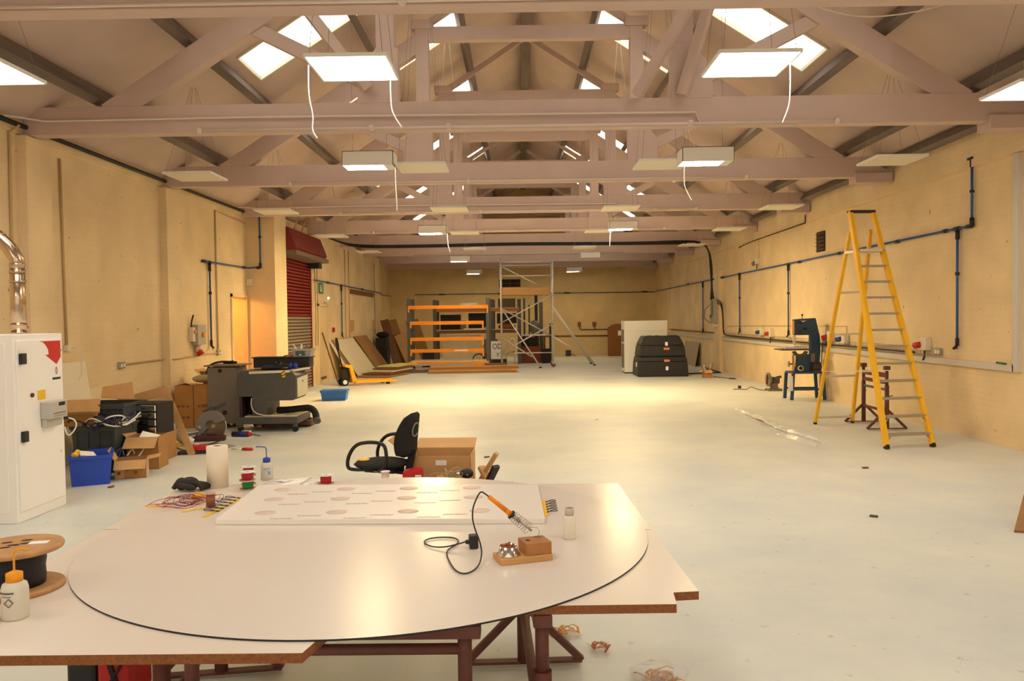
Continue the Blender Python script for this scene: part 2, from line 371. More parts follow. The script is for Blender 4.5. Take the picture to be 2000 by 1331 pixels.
# ================================================================ CEILING PANELS AND BOX LIGHTS
panel_e = emat('lit_panel_diffuser', PANEL_C, PANEL_E); box_e = [emat('lit_box_diffuser', BOX_C, BOX_E), emat('lit_box_diffuser_mid', BOX_C, MID_BOX_E), emat('lit_box_diffuser_far', BOX_C, FAR_BOX_E)]
off_m = mat('unlit_diffuser', (232, 222, 200), .5)
wire_m = mat('suspension_wire', (150, 140, 130), .4, .6)
def panel(x, y, z, lit, label, group, w=.6):
    t = thing('ceiling_panel_light', label, 'ceiling light', (x, y, z), 0, group); h = w/2
    f = MB()
    for a, b in (((-h, -h), (h, -h)), ((h, -h), (h, h)), ((h, h), (-h, h)), ((-h, h), (-h, -h))): f.bar((*a, .012), (*b, .012), .014, .026)
    f.box((0, 0, .022), (w, w, .006)); f.build('frame', white_p, t)
    MB().box((0, 0, .008), (w-.014, w-.014, .008)).build('diffuser', panel_e if lit else off_m, t)
    MB().box((0, .05, .05), (.22, .07, .045)).build('driver', cream_p, t, .004)
    g = MB(); top = roofz(x)-z-.05
    for sx in (-1, 1):
        for sy in (-1, 1): g.rod((sx*(h-.03), sy*(h-.03), .02), (sx*.02, sy*.02, top), .0022, n=6)
    g.build('suspension_wire', wire_m, t); return t
def boxlight(x, y, z, lit, label):
    t = thing('box_light', label, 'ceiling light', (x, y, z), 0, 'white box lights hung on chains')
    MB().span((-.3, 0, 0), (.3, .012, .17)).span((-.3, .30, 0), (.3, .312, .17)).span((-.3, 0, 0), (-.288, .312, .17)).span((.288, 0, 0), (.3, .312, .17)).span((-.3, 0, .158), (.3, .312, .17)).span((.18, .01, 0), (.3, .3, .02)).build('housing', white_p, t, .003)
    MB().span((-.287, .013, .0), (.18, .298, .01)).build('diffuser', box_e[0 if y < 12 else 1 if y < 20 else 2] if lit else off_m, t)
    g = MB(); top = roofz(x)-z-.05
    for sx in (-.2, .2): g.rod((sx, .15, .17), (sx, .15, top), .0025, n=6)
    g.build('suspension_wire', wire_m, t)
    MB().tube([(-.12, .1, .17), (-.2, .08, .3), (-.24, .1, .5)], .006, 6, smooth=2).build('supply_cable', cream_p, t); return t
LITG, OFFG = 'lit ceiling panels', 'unlit ceiling panels'
panel(-1.25, 6.14, 3.55, True, 'brightly lit square ceiling panel left of centre, nearest one wholly in view', LITG)
panel(1.8, 6.2, 3.55, True, 'brightly lit square ceiling panel right of centre, nearest one wholly in view', LITG)
panel(-4.08, 6.1, 3.55, True, 'lit ceiling panel cut by the left edge of the photo', LITG)
panel(4.53, 7.05, 3.55, True, 'lit ceiling panel cut by the right edge of the photo', LITG)
for x in (-4.2, -1.25, 1.8, 4.6):  # unseen overhead row, added to light the table and foreground
    panel(x, 2.3, 3.55, True, 'lit ceiling panel added for light above the camera, out of view', LITG)
rowsy = [(10.3, 9.93, 9.95, 9.9, 'behind the second truss'), (13.72, 13.75, 13.9, 14.05, 'behind the third truss'), (17.8, 17.5, 17.5, 17.5, 'behind the fourth truss'), (22.1, 21.6, 21.6, 21.3, 'behind the fifth truss')]
rowlab = [('off white unlit ceiling panel by the left wall, %s', -4.17), ('off white unlit ceiling panel left of centre, %s', -1.18), ('off white unlit ceiling panel right of centre, %s', 1.78), ('off white unlit ceiling panel by the right wall, %s', 4.62)]
for a, b, c_, d_, w_ in rowsy:
    for y, (lb, x) in zip((a, b, c_, d_), rowlab): panel(x, y, 3.5, False, lb % w_, OFFG)
BL = [(-1.74, 9.25, 3.42, 1, 'nearest'), (2.2, 9.21, 3.40, 1, 'nearest'), (-1.82, 16.8, 3.44, 1, 'second'), (2.2, 16.6, 3.45, 1, 'second'),
      (-1.76, 23.9, 3.35, 1, 'third'), (2.2, 24.4, 3.45, 0, 'third'), (-1.74, 31, 3.37, 1, 'furthest'), (2.17, 31, 3.41, 1, 'furthest')]
for x, y, z, l, o_ in BL:
    boxlight(x, y, z, l, '%s white box light with %s underside, %s of centre, %s from camera' % ('short' , 'glowing' if l else 'unlit', 'left' if x < 0 else 'right', o_ if o_ != 'second' else 'second'))
cordm = mat('white_cord', (250, 250, 246), .5)
for pts, lb in (([(-1.56, 6.0, 3.54), (-1.56, 5.98, 3.3), (-1.53, 6.0, 3.16), (-1.54, 5.98, 3.05), (-1.5, 5.98, 2.99)], 'white pull cord hanging from the left side of the near left lit panel'),
                ([(-.96, 6.1, 3.54), (-.96, 6.1, 3.3), (-.95, 6.1, 3.2), (-.88, 6.1, 3.09)], 'white pull cord hanging from the right side of the near left lit panel'),
                ([(2.08, 6.1, 3.54), (2.08, 6.1, 3.3), (2.07, 6.1, 3.2), (2.02, 6.1, 3.08)], 'white pull cord hanging from the near right lit panel'),
                ([(-1.43, 9.35, 3.42), (-1.43, 9.35, 3.2), (-1.42, 9.35, 3.0), (-1.42, 9.35, 2.9)], 'white pull cord hanging from the nearest left box light'),
                ([(1.93, 9.25, 3.40), (1.92, 9.25, 3.15), (1.96, 9.25, 3.05), (2.01, 9.25, 2.96)], 'white pull cord hanging from the nearest right box light'),
                ([(-1.5, 16.9, 3.44), (-1.5, 16.9, 3.2), (-1.45, 16.9, 3.05)], 'white pull cord under the second left box light'),
                ([(1.92, 16.65, 3.45), (1.91, 16.65, 3.2), (1.9, 16.65, 3.1)], 'white pull cord under the second right box light')):
    one(MB().tube(pts, .005, 6, smooth=2), 'pull_cord', cordm, lb, 'cord', 'white pull cords')
m = MB().tube([(.7, 4.9, 4.0), (1.65, 5.9, 4.35), (2.0, 6.05, 4.05), (2.5, 6.1, 3.86), (3.0, 6.1, 3.88), (3.55, 6.15, 4.05)], .005, 6, smooth=2)
one(m, 'slack_cable', cream_p, 'thin slack cable sagging below the right skylight', 'cable')
# ================================================================ WALL SERVICES, LEFT
def wallpipe(pts, r, m, name, label, cat, group=None, n=8): return one(MB().tube(pts, r, n), name, m, label, cat, group)
x = XL+.02
wallpipe([(x, 8.55, 1.55), (x, 8.58, 3.7), (x+.1, 8.6, 3.78)], .014, wallcond, 'wall_conduit', 'painted vertical conduit on the left wall above the steel flue', 'conduit', 'vertical conduits left wall')
wallpipe([(x, 9.55, 1.35), (x, 9.51, 3.6)], .014, wallcond, 'wall_conduit', 'painted vertical conduit on the left wall right of the white cabinet', 'conduit', 'vertical conduits left wall')
wallpipe([(x, 14.36, 1.12), (x, 14.36, 3.64), (x, 15.9, 3.6)], .014, wallcond, 'wall_conduit', 'painted vertical conduit on the left wall right of the blue drop pipe', 'conduit', 'vertical conduits left wall')
wallpipe([(x, 10.9, 1.05), (x, 12.17, 1.06), (x+.1, 12.25, 1.05), (x+.1, 12.6, 1.05), (x, 12.7, 1.05), (x, 14.3, 1.06)], .012, wallcond, 'socket_conduit', 'horizontal conduit joining the two metal sockets on the left wall', 'conduit')
wallpipe([(XL+.07, 6.0, 3.80), (XL+.07, 12.2, 3.80), (XL+.07, 15.9, 3.80)], .028, blackc, 'eaves_cable', 'black cable bundle clipped along the top of the left wall', 'cable')
one(MB().box((XL+.03, 9.55, 1.33), (.05, .09, .07)), 'junction_box', cream_p, 'small painted junction box under the conduit beside the white cabinet', 'box')
wallpipe([(XL+.06, 9.58, 1.33), (XL+.1, 9.72, 1.3), (XL+.08, 9.75, 1.0), (XL+.05, 9.55, .75), (XL+.05, 9.4, .6)], .006, cream_p, 'loose_flex', 'loose pale flex hanging on the wall behind the white cabinet', 'cable')
def socket(x, y, z, face, label, group='metal twin sockets'):
    t = thing('wall_socket', label, 'socket', (x, y, z), 0, group); d = .04*face
    MB().box((d/2, 0, .045), (.04, .15, .09)).build('back_box', steel, t, .003)
    for s in (-1, 1): MB().box((d+.004*face, s*.035, .04), (.008, .045, .05)).build('outlet', white_p, t, .002)
    return t
socket(XL, 10.85, 1.0, 1, 'metal twin socket low on the left wall, left end of the conduit')
socket(XL, 14.38, 1.02, 1, 'metal twin socket on the left wall beside the lit doorway')
t = thing('isolator_switch', 'grey electrical isolator box with red plug socket on the left wall', 'electrical box', (XL, 13.4, 1.24))
MB().span((0, -.17, 0), (.12, .17, .34)).build('enclosure', mat('light_grey_plastic', (178, 170, 158), .5), t, .006)
MB().rod((.12, .03, .17), (.15, .03, .17), .045).build('knob', orange, t)
MB().span((0, -.27, .06), (.08, -.17, .3)).build('side_enclosure', cream_p, t, .004)
MB().rod((.08, -.22, .22), (.11, -.22, .22), .03).build('knob', orange, t)
MB().rod((.05, -.02, -.12), (.07, -.02, .0), .05).build('socket_body', cream_p, t)
MB().rod((.1, 0, -.17), (.05, -.02, -.08), .06, .05).build('plug', red, t)
MB().tube([(.04, -.24, .3), (.04, -.24, .38), (.1, -.3, .5)], .014, smooth=1).build('cable', blackc, t)
def bluepipe(runs, couplings, label, valve=None):
    t = thing('air_pipe', label, 'pipe', runs[0][0]); m = W_(t)
    for r in runs:
        for a, b in zip(r, r[1:]): m.rod(a, b, .016)
    m.build('pipe', blue_pipe, t)
    for a, b in couplings: W_(t).rod(a, b, .027).build('coupling', black, t)
    if valve:
        for v, f in valve:
            v = Vector(v); W_(t).rod(v, v+Vector((0, 0, -.1)), .024).rod(v+Vector((0, 0, -.09)), v+Vector((f*.02, .05, -.14)), .018).build('valve', black, t)
            W_(t).rod(v+Vector((f*.02, -.03, -.12)), v+Vector((f*.06, -.1, -.17)), .012).build('valve_handle', chrome, t)
    return t
x = XL+.04
bluepipe([[(x, 13.75, 2.68), (x, 15.95, 2.70), (-5.2, 15.96, 2.71), (-5.2, 15.96, 4.0)], [(x, 14.0, 2.68), (x, 14.0, 1.28)]],
         [((x, 13.7, 2.68), (x, 13.82, 2.68)), ((x, 13.95, 2.68), (x, 14.06, 2.68)), ((x, 14, 2.66), (x, 14, 2.52)), ((x, 14, 2.16), (x, 14, 2.11)), ((x, 15.7, 2.7), (x, 15.84, 2.7)), ((-5.27, 15.96, 2.70), (-5.2, 15.96, 2.71)), ((-5.2, 15.96, 2.7), (-5.2, 15.96, 2.8)), ((-5.2, 15.96, 3.3), (-5.2, 15.96, 3.34))],
         'blue air pipe with drop on the left wall, rising beside the brick pier', [((x, 14.0, 1.3), 1)])
bluepipe([[(-5.06, 19.6, 2.63), (-5.06, 29.1, 2.61), (XL+.04, 29.15, 2.62), (XL+.04, 33.7, 2.62)], [(-5.06, 22.6, 2.62), (-5.06, 22.6, 1.25)]],
         [((-5.06, 22.52, 2.62), (-5.06, 22.68, 2.62)), ((-5.06, 22.6, 2.62), (-5.06, 22.6, 2.46)), ((-5.06, 22.6, 2.12), (-5.06, 22.6, 2.07)), ((-5.06, 20.9, 2.63), (-5.06, 21.1, 2.63)), ((-5.06, 25.5, 2.62), (-5.06, 25.7, 2.62))],
         'blue air pipe with drop on the left wall beyond the red shutter', [((-5.06, 22.6, 1.27), 1)])
bluepipe([[(XL+.04, 33.74, 2.68), (XR-.04, 33.74, 2.66)]], [((xx, 33.74, 2.67), (xx+.25, 33.74, 2.67)) for xx in (-5.3, -3.4, -.9, 1.9, 5.2)], 'blue black air pipe across the back wall')
xr = XR-.04
bluepipe([[(xr, 10.02, 3.56), (xr, 10.17, 3.57), (xr, 10.17, 2.72), (xr, 33.6, 2.68)], [(xr, 10.5, 2.72), (xr, 10.5, 1.26)], [(xr, 17.06, 2.7), (xr, 17.06, 1.26)], [(xr, 20.83, 2.7), (xr, 20.83, 1.26)], [(xr, 24.97, 2.7), (xr, 24.97, 1.2)]],
         [((xr, 10.11, 3.57), (xr, 10.24, 3.57)), ((xr, 10.17, 3.57), (xr, 10.17, 3.46)), ((xr, 10.17, 2.82), (xr, 10.17, 2.71)), ((xr, 10.17, 2.72), (xr, 10.28, 2.72)), ((xr, 10.45, 2.72), (xr, 10.58, 2.72)), ((xr, 10.5, 2.7), (xr, 10.5, 2.58)), ((xr, 10.5, 2.15), (xr, 10.5, 2.11)), ((xr, 10.17, 3.17), (xr, 10.17, 3.14)), ((xr, 10.75, 2.72), (xr, 10.85, 2.72)),
          ((xr, 12.1, 2.71), (xr, 12.22, 2.71)), ((xr, 14.3, 2.71), (xr, 14.4, 2.71)), ((xr, 16.3, 2.7), (xr, 16.45, 2.7)), ((xr, 17.0, 2.7), (xr, 17.12, 2.7)), ((xr, 17.06, 2.68), (xr, 17.06, 2.56)), ((xr, 17.06, 2.1), (xr, 17.06, 2.06)), ((xr, 20.75, 2.7), (xr, 20.9, 2.7)), ((xr, 20.83, 2.68), (xr, 20.83, 2.54)), ((xr, 20.83, 2.1), (xr, 20.83, 2.05)), ((xr, 22.4, 2.7), (xr, 22.7, 2.7)), ((xr, 23.4, 2.7), (xr, 23.7, 2.7)), ((xr, 24.97, 2.68), (xr, 24.97, 2.5)), ((xr, 27, 2.7), (xr, 27.2, 2.7))],
         'long blue air pipe with four drops along the right wall', [((xr, 10.5, 1.28), -1), ((xr, 17.06, 1.28), -1), ((xr, 20.83, 1.28), -1), ((xr, 24.97, 1.22), -1)])
# doorway with the lit store room behind it
m = MB(); m.span((-8.2, 14.3, 0), (-8.1, 17.4, 2.6)); m.span((-8.2, 14.2, 0), (XL-.3, 14.3, 2.6)); m.span((-8.2, 17.4, 0), (XL-.3, 17.5, 2.6)); m.span((-8.2, 14.2, 2.6), (XL-.3, 17.5, 2.7))
struct(m, 'wall_store', mat('yellow_store_paint', (244, 186, 60), .8))
m = MB(); m.span((XL-.02, 15.08, 0), (XL+.025, 15.14, 2.16)).span((XL-.02, 15.95, 0), (XL+.02, 15.99, 2.16)).span((XL-.02, 15.08, 2.1), (XL+.025, 15.99, 2.16)); struct(m, 'door_1', brick)
t = thing('store_bulb', 'warm lamp in the store room behind the doorway', 'lamp', (-6.4, 15.05, 2.2))
MB().ball((0, 0, 0), .07).build('bulb', emat('warm_bulb', (1, .55, .12), 260), t); MB().rod((0, 0, .06), (0, 0, .4), .03).build('holder', white_p, t)
one(MB().box((-5.43, 15.97, 2.42), (.12, .05, .14)), 'alarm_sounder', cream_p, 'small cream box in the corner above the lit doorway', 'box', bev=.01)
# roller shutter with red hood
t = thing('roller_shutter', 'roller shutter door painted red above and grey slats below', 'roller shutter', (-5.12, 18.15, 0))
def slats(z0, z1):
    m = MB(); z = z0
    while z < z1-.02:
        m.prism([(-.05, -1.32, z), (.0, -1.32, z+.02), (.0, -1.32, z+.055), (-.05, -1.32, z+.075)], (0, 2.64, 0)); z += .075
    return m
slats(0, 1.72).build('grey_slats', mat('shutter_grey', (140, 122, 104), .5), t)['label'] = 'grey lower slats'
slats(1.725, 3.42).build('red_slats', redp, t)['label'] = 'red upper slats'
for s in (-1, 1): MB().span((-.12, s*1.33-.03, 0), (.02, s*1.33+.03, 3.42)).build('guide_rail', redp, t)
t = thing('shutter_hood', 'red sheet metal hood over the roller shutter with grey lower edge', 'hood', (-5.08, 17.7, 3.1))
MB().prism([(0, -.88, .0), (.3, -.88, .02), (.36, -.88, .1), (.2, -.88, .52), (0, -.88, .52)], (0, 2.75, 0)).build('cover', redp, t, .004)
MB().prism([(-.02, -.9, -.08), (.38, -.9, -.06), (.38, -.9, .03), (-.02, -.9, .02)], (0, 2.85, 0)).build('lower_edge', mat('hood_grey', (112, 94, 78), .6), t)
MB().span((-.02, 1.6, -.2), (.22, 1.9, -.08)).build('motor', black, t)
for k, yy in enumerate((17.6, 18.2, 18.8)): one(MB().bar((-5.0, yy, 3.6), (-4.75, yy+.05, 4.2), .05, .03), 'hanger_batten', wood, ('nearest', 'middle', 'furthest')[k] + ' of three wooden battens above the red shutter hood', 'batten', 'battens above the shutter hood')
for k, (y0, x0) in enumerate(((19.62, -5.05), (19.75, -5.03))): wallpipe([(x0, y0, 2.95), (x0+.01, y0, 1.6), (x0, y0-.02, 1.0)], .008, mat('hoist_chain', (120, 84, 58), .6), 'hoist_chain', ('left', 'right')[k]+' hand chain hanging right of the red shutter', 'chain', 'shutter hand chains', 6)
# fire exit beyond the shutter
t = thing('door_2', 'cream fire door right of the roller shutter', 'door', (-5.1, 20.45, 0)); t['kind'] = 'structure'
MB().span((0, -.42, 0), (.03, .42, 1.98)).build('door_leaf', mat('cream_door', (222, 196, 146), .6), t, .004)
for a, b in (((0, -.5, 0), (.05, -.43, 2.05)), ((0, .43, 0), (.05, .5, 2.05)), ((0, -.5, 1.99), (.05, .5, 2.05))): MB().span(a, b).build('door_frame', mat('cream_door_frame', (228, 204, 156), .6), t)
MB().span((.03, -.3, .12), (.05, .2, .18)).build('kick_plate', woodd, t)
t = thing('exit_sign', 'green fire exit sign above the cream fire door', 'sign', (-5.1, 20.35, 2.32))
MB().span((0, -.2, 0), (.03, .2, .26)).build('sign_face', mat('exit_green', (20, 110, 60), .5), t)
MB().rod((.035, .02, .2), (.04, .02, .2), .025, n=10).bar((.036, .02, .17), (.036, -.02, .1), .03, .006).bar((.036, -.02, .1), (.036, .05, .04), .02, .006).bar((.036, -.02, .1), (.036, -.08, .05), .02, .006).bar((.036, -.14, .04), (.036, -.14, .22), .012, .006).build('running_man', papr, t)
t = thing('emergency_light', 'small emergency light below the green exit sign', 'light', (-5.1, 20.75, 2.1))
MB().span((0, -.12, 0), (.1, .12, .12)).build('housing', cream_p, t, .01); MB().ball((.11, .0, .11), .03).build('lamp', emat('green_indicator', (.5, 1, .6), 3), t)
one(MB().span((-5.1, 21.55, 1.3), (-5.05, 21.68, 1.43)), 'call_point', red, 'small red fire call point on the left wall', 'call point')
one(MB().span((-5.1, 23.9, 2.42), (-5.07, 27.7, 2.56)), 'wall_batten', woodd, 'long brown timber batten fixed on the left wall', 'batten')
for k, yy in enumerate((24.0, 27.6)): one(MB().span((-5.1, yy-.12, 1.3), (-5.04, yy+.18, 1.62)), 'wall_box', cardl, ('nearer','further')[k]+' brown patch board on the left wall under the batten', 'board', 'patch boards left wall')
for k, (yy, zz) in enumerate(((23.2, 3.7), (23.7, 3.7), (27.9, 3.6))): wallpipe([(-5.08, yy, zz), (-5.08, yy, 1.1)], .012, wallcond, 'far_conduit', ('first', 'second', 'third')[k]+' thin painted conduit on the wall above the leaning boards', 'conduit', 'far wall conduits', 6)
# ================================================================ WALL SERVICES, RIGHT
t = thing('cable_trunking', 'pale grey trunking framing the right wall, with a corner at the right edge', 'trunking', (XR, 9.3, .92))
W_(t).span((XR-.05, 9.3, .92), (XR, 22.7, 1.0)).build('long_run', mat('pale_grey_trunking', (208, 200, 186), .5), t)
W_(t).span((XR-.05, 23.3, .92), (XR, 33.6, 1.0)).build('far_run', MATS['pale_grey_trunking'], t)
W_(t).span((XR-.05, 9.22, .92), (XR, 9.32, 3.45)).build('riser', MATS['pale_grey_trunking'], t)
one(MB().rod((XR-.06, 9.42, 1.005), (XR-.06, 9.6, 1.01), .012), 'marker_pen', green, 'green marker pen lying on the grey trunking near the right edge', 'pen')
m = MB(); x = XR-.02
for zz in (1.03, 1.08, 1.13): m.rod((x, 11.0, zz), (x, 22.5, zz), .003, n=5)
yy = 11.0
while yy < 22.5: m.rod((x, yy, 1.02), (x, yy, 1.14), .003, n=5); m.rod((x, yy, 1.03), (x-.08, yy, 1.03), .003, n=5); yy += .1
for xx in (x-.04, x-.08): m.rod((xx, 11.0, 1.03), (xx, 22.5, 1.03), .003, n=5)
one(m, 'cable_basket', steel, 'wire mesh cable basket along the right wall behind the ladder', 'cable tray')
t = thing('power_cables', 'thick black cables looping from the distribution board into the wall basket', 'cable', (XR-.06, 22.5, 1.05))
for k in range(3): W_(t).tube([(XR-.13, 23.1, 2.06-.05*k), (XR-.13, 22.6, 2.07-.05*k), (XR-.1-.01*k, 22.35, 1.95-.04*k), (XR-.08-.01*k, 22.3, 1.5), (XR-.08-.01*k, 22.3, 1.15), (XR-.07-.01*k, 22.1, 1.06), (XR-.06-.01*k, 15+k*2, 1.055), (XR-.05, 11.6+k*2.6, 1.05)], .012, 8, smooth=2).build('cable', blackc, t)
t = thing('distribution_board', 'tall grey distribution board on the pier of the right wall', 'electrical box', (XR-.1, 23.0, 1.4))
MB().span((-.14, -.2, 0), (0, .2, .7)).build('enclosure', mat('board_grey', (168, 160, 148), .5), t, .005)
MB().span((-.155, -.15, .22), (-.14, .02, .66)).build('door', mgrey, t); MB().span((-.12, -.12, -.1), (-.0, .1, 0)).build('gland_box', cream_p, t)
MB().rod((-.16, .1, .2), (-.14, .1, .2), .05).build('knob', black, t)
wallpipe([(XR-.2, 23.1, 2.0), (XR-.3, 23.6, 1.8), (XR-.32, 23.6, 1.55), (XR-.2, 23.4, 1.4)], .008, blackc, 'loose_flex', 'thin dark flex curling beside the distribution board', 'cable')
t = thing('black_cable_run', 'thick black cable bundle across the hall in front of the sixth truss', 'cable', (0, 22.5, 3.6))
for k in range(4):
    zz = 3.72-.03*k; yy = 22.42-.02*(k % 2)
    pts = [(-5.06, 19.9, 3.82+.0*k), (-4.95, 21.5, 3.78), (-4.6, 22.3, 3.72-.02*k), (-3, yy, 3.71-.02*k), (-1, yy, 3.735-.02*k), (0, yy, 3.74-.02*k), (2, yy, 3.72-.02*k), (3.5, yy, 3.71-.02*k), (4.6, yy, zz+.02), (5.2, 22.6, 3.72-.01*k), (5.45, 22.8, 3.5), (5.5+.02*k, 22.9, 3.0), (5.55, 22.95, 2.5), (5.53+.03*k, 23.0, 2.08)]
    W_(t).tube(pts, .02, 8, smooth=2).build('cable', blackc, t)
t = thing('wall_vent', 'dark louvred vent high on the right wall', 'vent', (XR, 15.3, 2.82))
MB().span((-.02, -.2, 0), (0, .2, .38)).build('recess', darkvoid, t); g = MB()
for k in range(5): g.bar((-.03, -.2, .04+k*.075), (-.03, .2, .04+k*.075), .02, .015)
g.span((-.04, -.01, 0), (-.02, .01, .38)); g.build('louvre', woodd, t)
def plugbox(y, z, c, label, cab=True):
    t = thing('industrial_socket', label, 'socket', (XR, y, z), 0, 'industrial sockets right wall')
    MB().span((-.09, -.08, 0), (0, .08, .18)).build('body', cream_p, t, .01)
    MB().rod((-.07, .06, .08), (-.12, .17, .06), .045).build('socket_cap', c, t)
    if cab: MB().tube([(-.06, 0, 0), (-.06, 0, -.08), (-.06, .05, -.14)], .012, smooth=1).build('cable', blackc, t)
    return t
bcap = mat('blue_cap', (24, 62, 130), .5)
plugbox(18.9, 1.14, bcap, 'blue capped industrial socket left of the band saw', False)
plugbox(18.2, 1.12, red, 'red capped industrial socket left of the band saw')
plugbox(14.75, 1.12, red, 'red capped industrial socket half hidden by the ladder')
plugbox(14.1, 1.1, bcap, 'blue capped industrial socket between the ladder legs', False)
plugbox(11.3, 1.09, red, 'red capped industrial socket right of the ladder')
wallpipe([(XR-.01, 22.2, 1.32), (XR-.01, 19.0, 1.36), (XR-.01, 14.1, 1.4), (XR-.01, 14.1, 1.28)], .006, wallcond, 'thin_conduit', 'thin conduit line above the sockets on the right wall', 'conduit')
socket(XR, 11.0, 1.04, -1, 'metal twin socket on the right wall right of the ladder')
socket(XR, 15.1, 1.05, -1, 'metal twin socket with flex on the right wall beside the ladder')
wallpipe([(XR-.06, 15.1, 1.05), (XR-.08, 15.1, .7), (XR-.1, 15.3, .45)], .008, blackc, 'saw_flex', 'black flex hanging from the socket behind the ladder', 'cable')
t = thing('warning_beacon', 'small siren with drooping horn high on the right wall', 'siren', (XR, 19.25, 2.85))
MB().span((-.1, -.07, 0), (0, .07, .14)).build('body', cream_p, t, .01); MB().rod((-.08, .03, .05), (-.12, .1, .0), .05).build('horn', mgrey, t); MB().rod((-.05, 0, 0), (-.06, 0, -.12), .012).build('cable', blackc, t)
wallpipe([(XR-.005, 19.25, 3.0), (XR-.005, 19.25, 3.45)], .006, wallcond, 'siren_conduit', 'thin conduit above the small siren', 'conduit')
wallpipe([(XR-.09, 15.9, 3.6), (XR-.09, 15.9, 3.44), (XR-.09, 18, 3.43), (XR-.09, 19.5, 3.42), (XR-.1, 20.6, 3.38), (XR-.14, 20.5, 3.35), (XR-.1, 20.2, 3.4)], .012, blackc, 'ledge_cable', 'black cable lying along the ledge of the right wall with a loose loop', 'cable')
one(MB().box((XR-.05, 27, 1.12), (.06, 7.0, .02)), 'cable_ladder', black, 'thin black cable bundle along the far end of the right wall', 'cable')
one(MB().prism([(XR-.22, 25.4, 0), (XR-.2, 25.4, 0), (XR-.05, 25.4, .76), (XR-.07, 25.4, .76)], (0, 2.1, 0)), 'leaning_sheet', mat('grey_panel', (176, 160, 134), .6), 'grey panel with faint marks leaning on the right wall by the black tubs', 'panel')
# back wall
t = thing('wall_vent', 'dark rectangular vent high on the back wall behind the scaffold', 'vent', (-.39, YB, 2.95))
MB().span((-.45, -.03, 0), (.45, 0, .32)).build('recess', darkvoid, t); MB().span((-.45, -.04, .15), (.45, -.02, .17)).span((-.01, -.04, 0), (.01, -.02, .32)).build('louvre', woodd, t)
for k, xx in enumerate((2.54, 3.17)):
    t = thing('back_wall_socket', ('left', 'right')[k]+' reddish switched socket on the back wall', 'socket', (xx, YB, 1.25), 0, 'back wall sockets')
    MB().span((-.07, -.09, 0), (.07, 0, .17)).build('body', mat('brown_plastic', (132, 74, 44), .5), t, .005); MB().tube([(0, -.06, 0), (.02, -.06, -.12), (.12, -.05, -.16)], .014, smooth=1).build('cable', blackc, t)
wallpipe([(2.6, YB-.04, 1.1), (5.6, YB-.04, 1.1)], .016, blackc, 'back_cable', 'black cable along the back wall behind the tall brown carton', 'cable')
one(MB().span((.1, YB-.03, .8), (XR, YB, .86)), 'wall_rail', woodd, 'thin dark rail low across the back wall', 'rail')
t = thing('floor_socket_box', 'small dark transformer on the floor against the back wall', 'box', (2.05, 33.4, 0))
MB().span((-.12, -.1, 0), (.1, .1, .25)).build('body', mat('dark_green_metal', (48, 56, 48), .5), t, .01); MB().tube([(.1, 0, .1), (.2, -.05, .05), (.3, -.05, .012)], .012, smooth=1).build('cable', blackc, t)
# ================================================================ WORK TABLE
TT = .72                                            # board top height
bm_ = [melam, chip]
def board(pts, label):
    m = MB(); m.prism([(*p, TT-.028) for p in pts], (0, 0, .028), mi=0, side=1); return one(m, 'table_board', bm_, label, 'board', 'white boards making the work table')
board([(-1.83, 3.43), (.545, 3.335), (.52, 4.27), (-1.86, 4.36)], 'back white melamine board of the work table, nearest the office chair')
board([(-1.77, 2.12), (-.6, 2.12), (-.57, 2.26), (-.575, 3.375), (-1.825, 3.425)], 'front left white board of the work table under the brown wire drum')
board([(-.56, 2.45), (.48, 2.46), (.49, 2.565), (.575, 2.575), (.545, 3.33), (-.565, 3.37)], 'front right white board of the work table with a notched corner')
m = MB(); m.lathe([(0, 0), (1.136, 0), (1.136, .006), (0, .006)], (-.62, 3.33, TT), 160)
for f in m.bm.faces: f.smooth = False
o = one(m, 'round_panel', [sheetw, black], 'large thin white disc with a dark edge lying over the table boards', 'disc')
for p in o.data.polygons:
    if abs(p.normal.z) < .5: p.material_index = 1
DT = TT+.0065
t = thing('foam_sheet', 'long white foam panel printed with faint pink ovals lying on the table', 'panel', (-.65, 3.8, DT), 0)
foam = [(-1.35, 3.46), (.1, 3.42), (.085, 4.13), (-1.4, 4.19)]
W_(t).prism([(*p, DT) for p in foam], (0, 0, .024)).build('panel', mat('white_foam', (244, 236, 224), .3), t, .002)
pm = mat('faded_pink_print', (230, 208, 194), .4); gm = mat('faded_grey_print', (206, 190, 172), .4)
zt = DT+.0243
random.seed(12)
for r, (y, xs) in enumerate(((3.57, -1.165), (3.84, -1.21), (4.06, -1.23))):
    for c in range(5):
        x = xs+c*.325
        if x > (.05 if r < 1 else .02): continue
        if x+.05 < .09: W_(t).lathe([(0, 0), (.048, 0), (.048, .0004), (0, .0004)], (x, y, zt), 20, sc=(1, .85, 1)).build('printed_oval', pm, t)
        if x-.27 > -1.37:
            for a, b in ((-.27, -.17), (-.16, -.06)):      # illegible slanting print
                g = W_(t)
                P = [(x+a+(b-a)*q/14, y-.02+(a+.06)*.42+.008*math.sin(q*2.3+c)+random.uniform(-.004, .004)) for q in range(15)]
                for p, q in zip(P, P[1:]): g.bar((*p, zt+.0002), (*q, zt+.0002), .009, .0004, up=(0, 0, 1))
                g.build('printed_wording', gm, t)
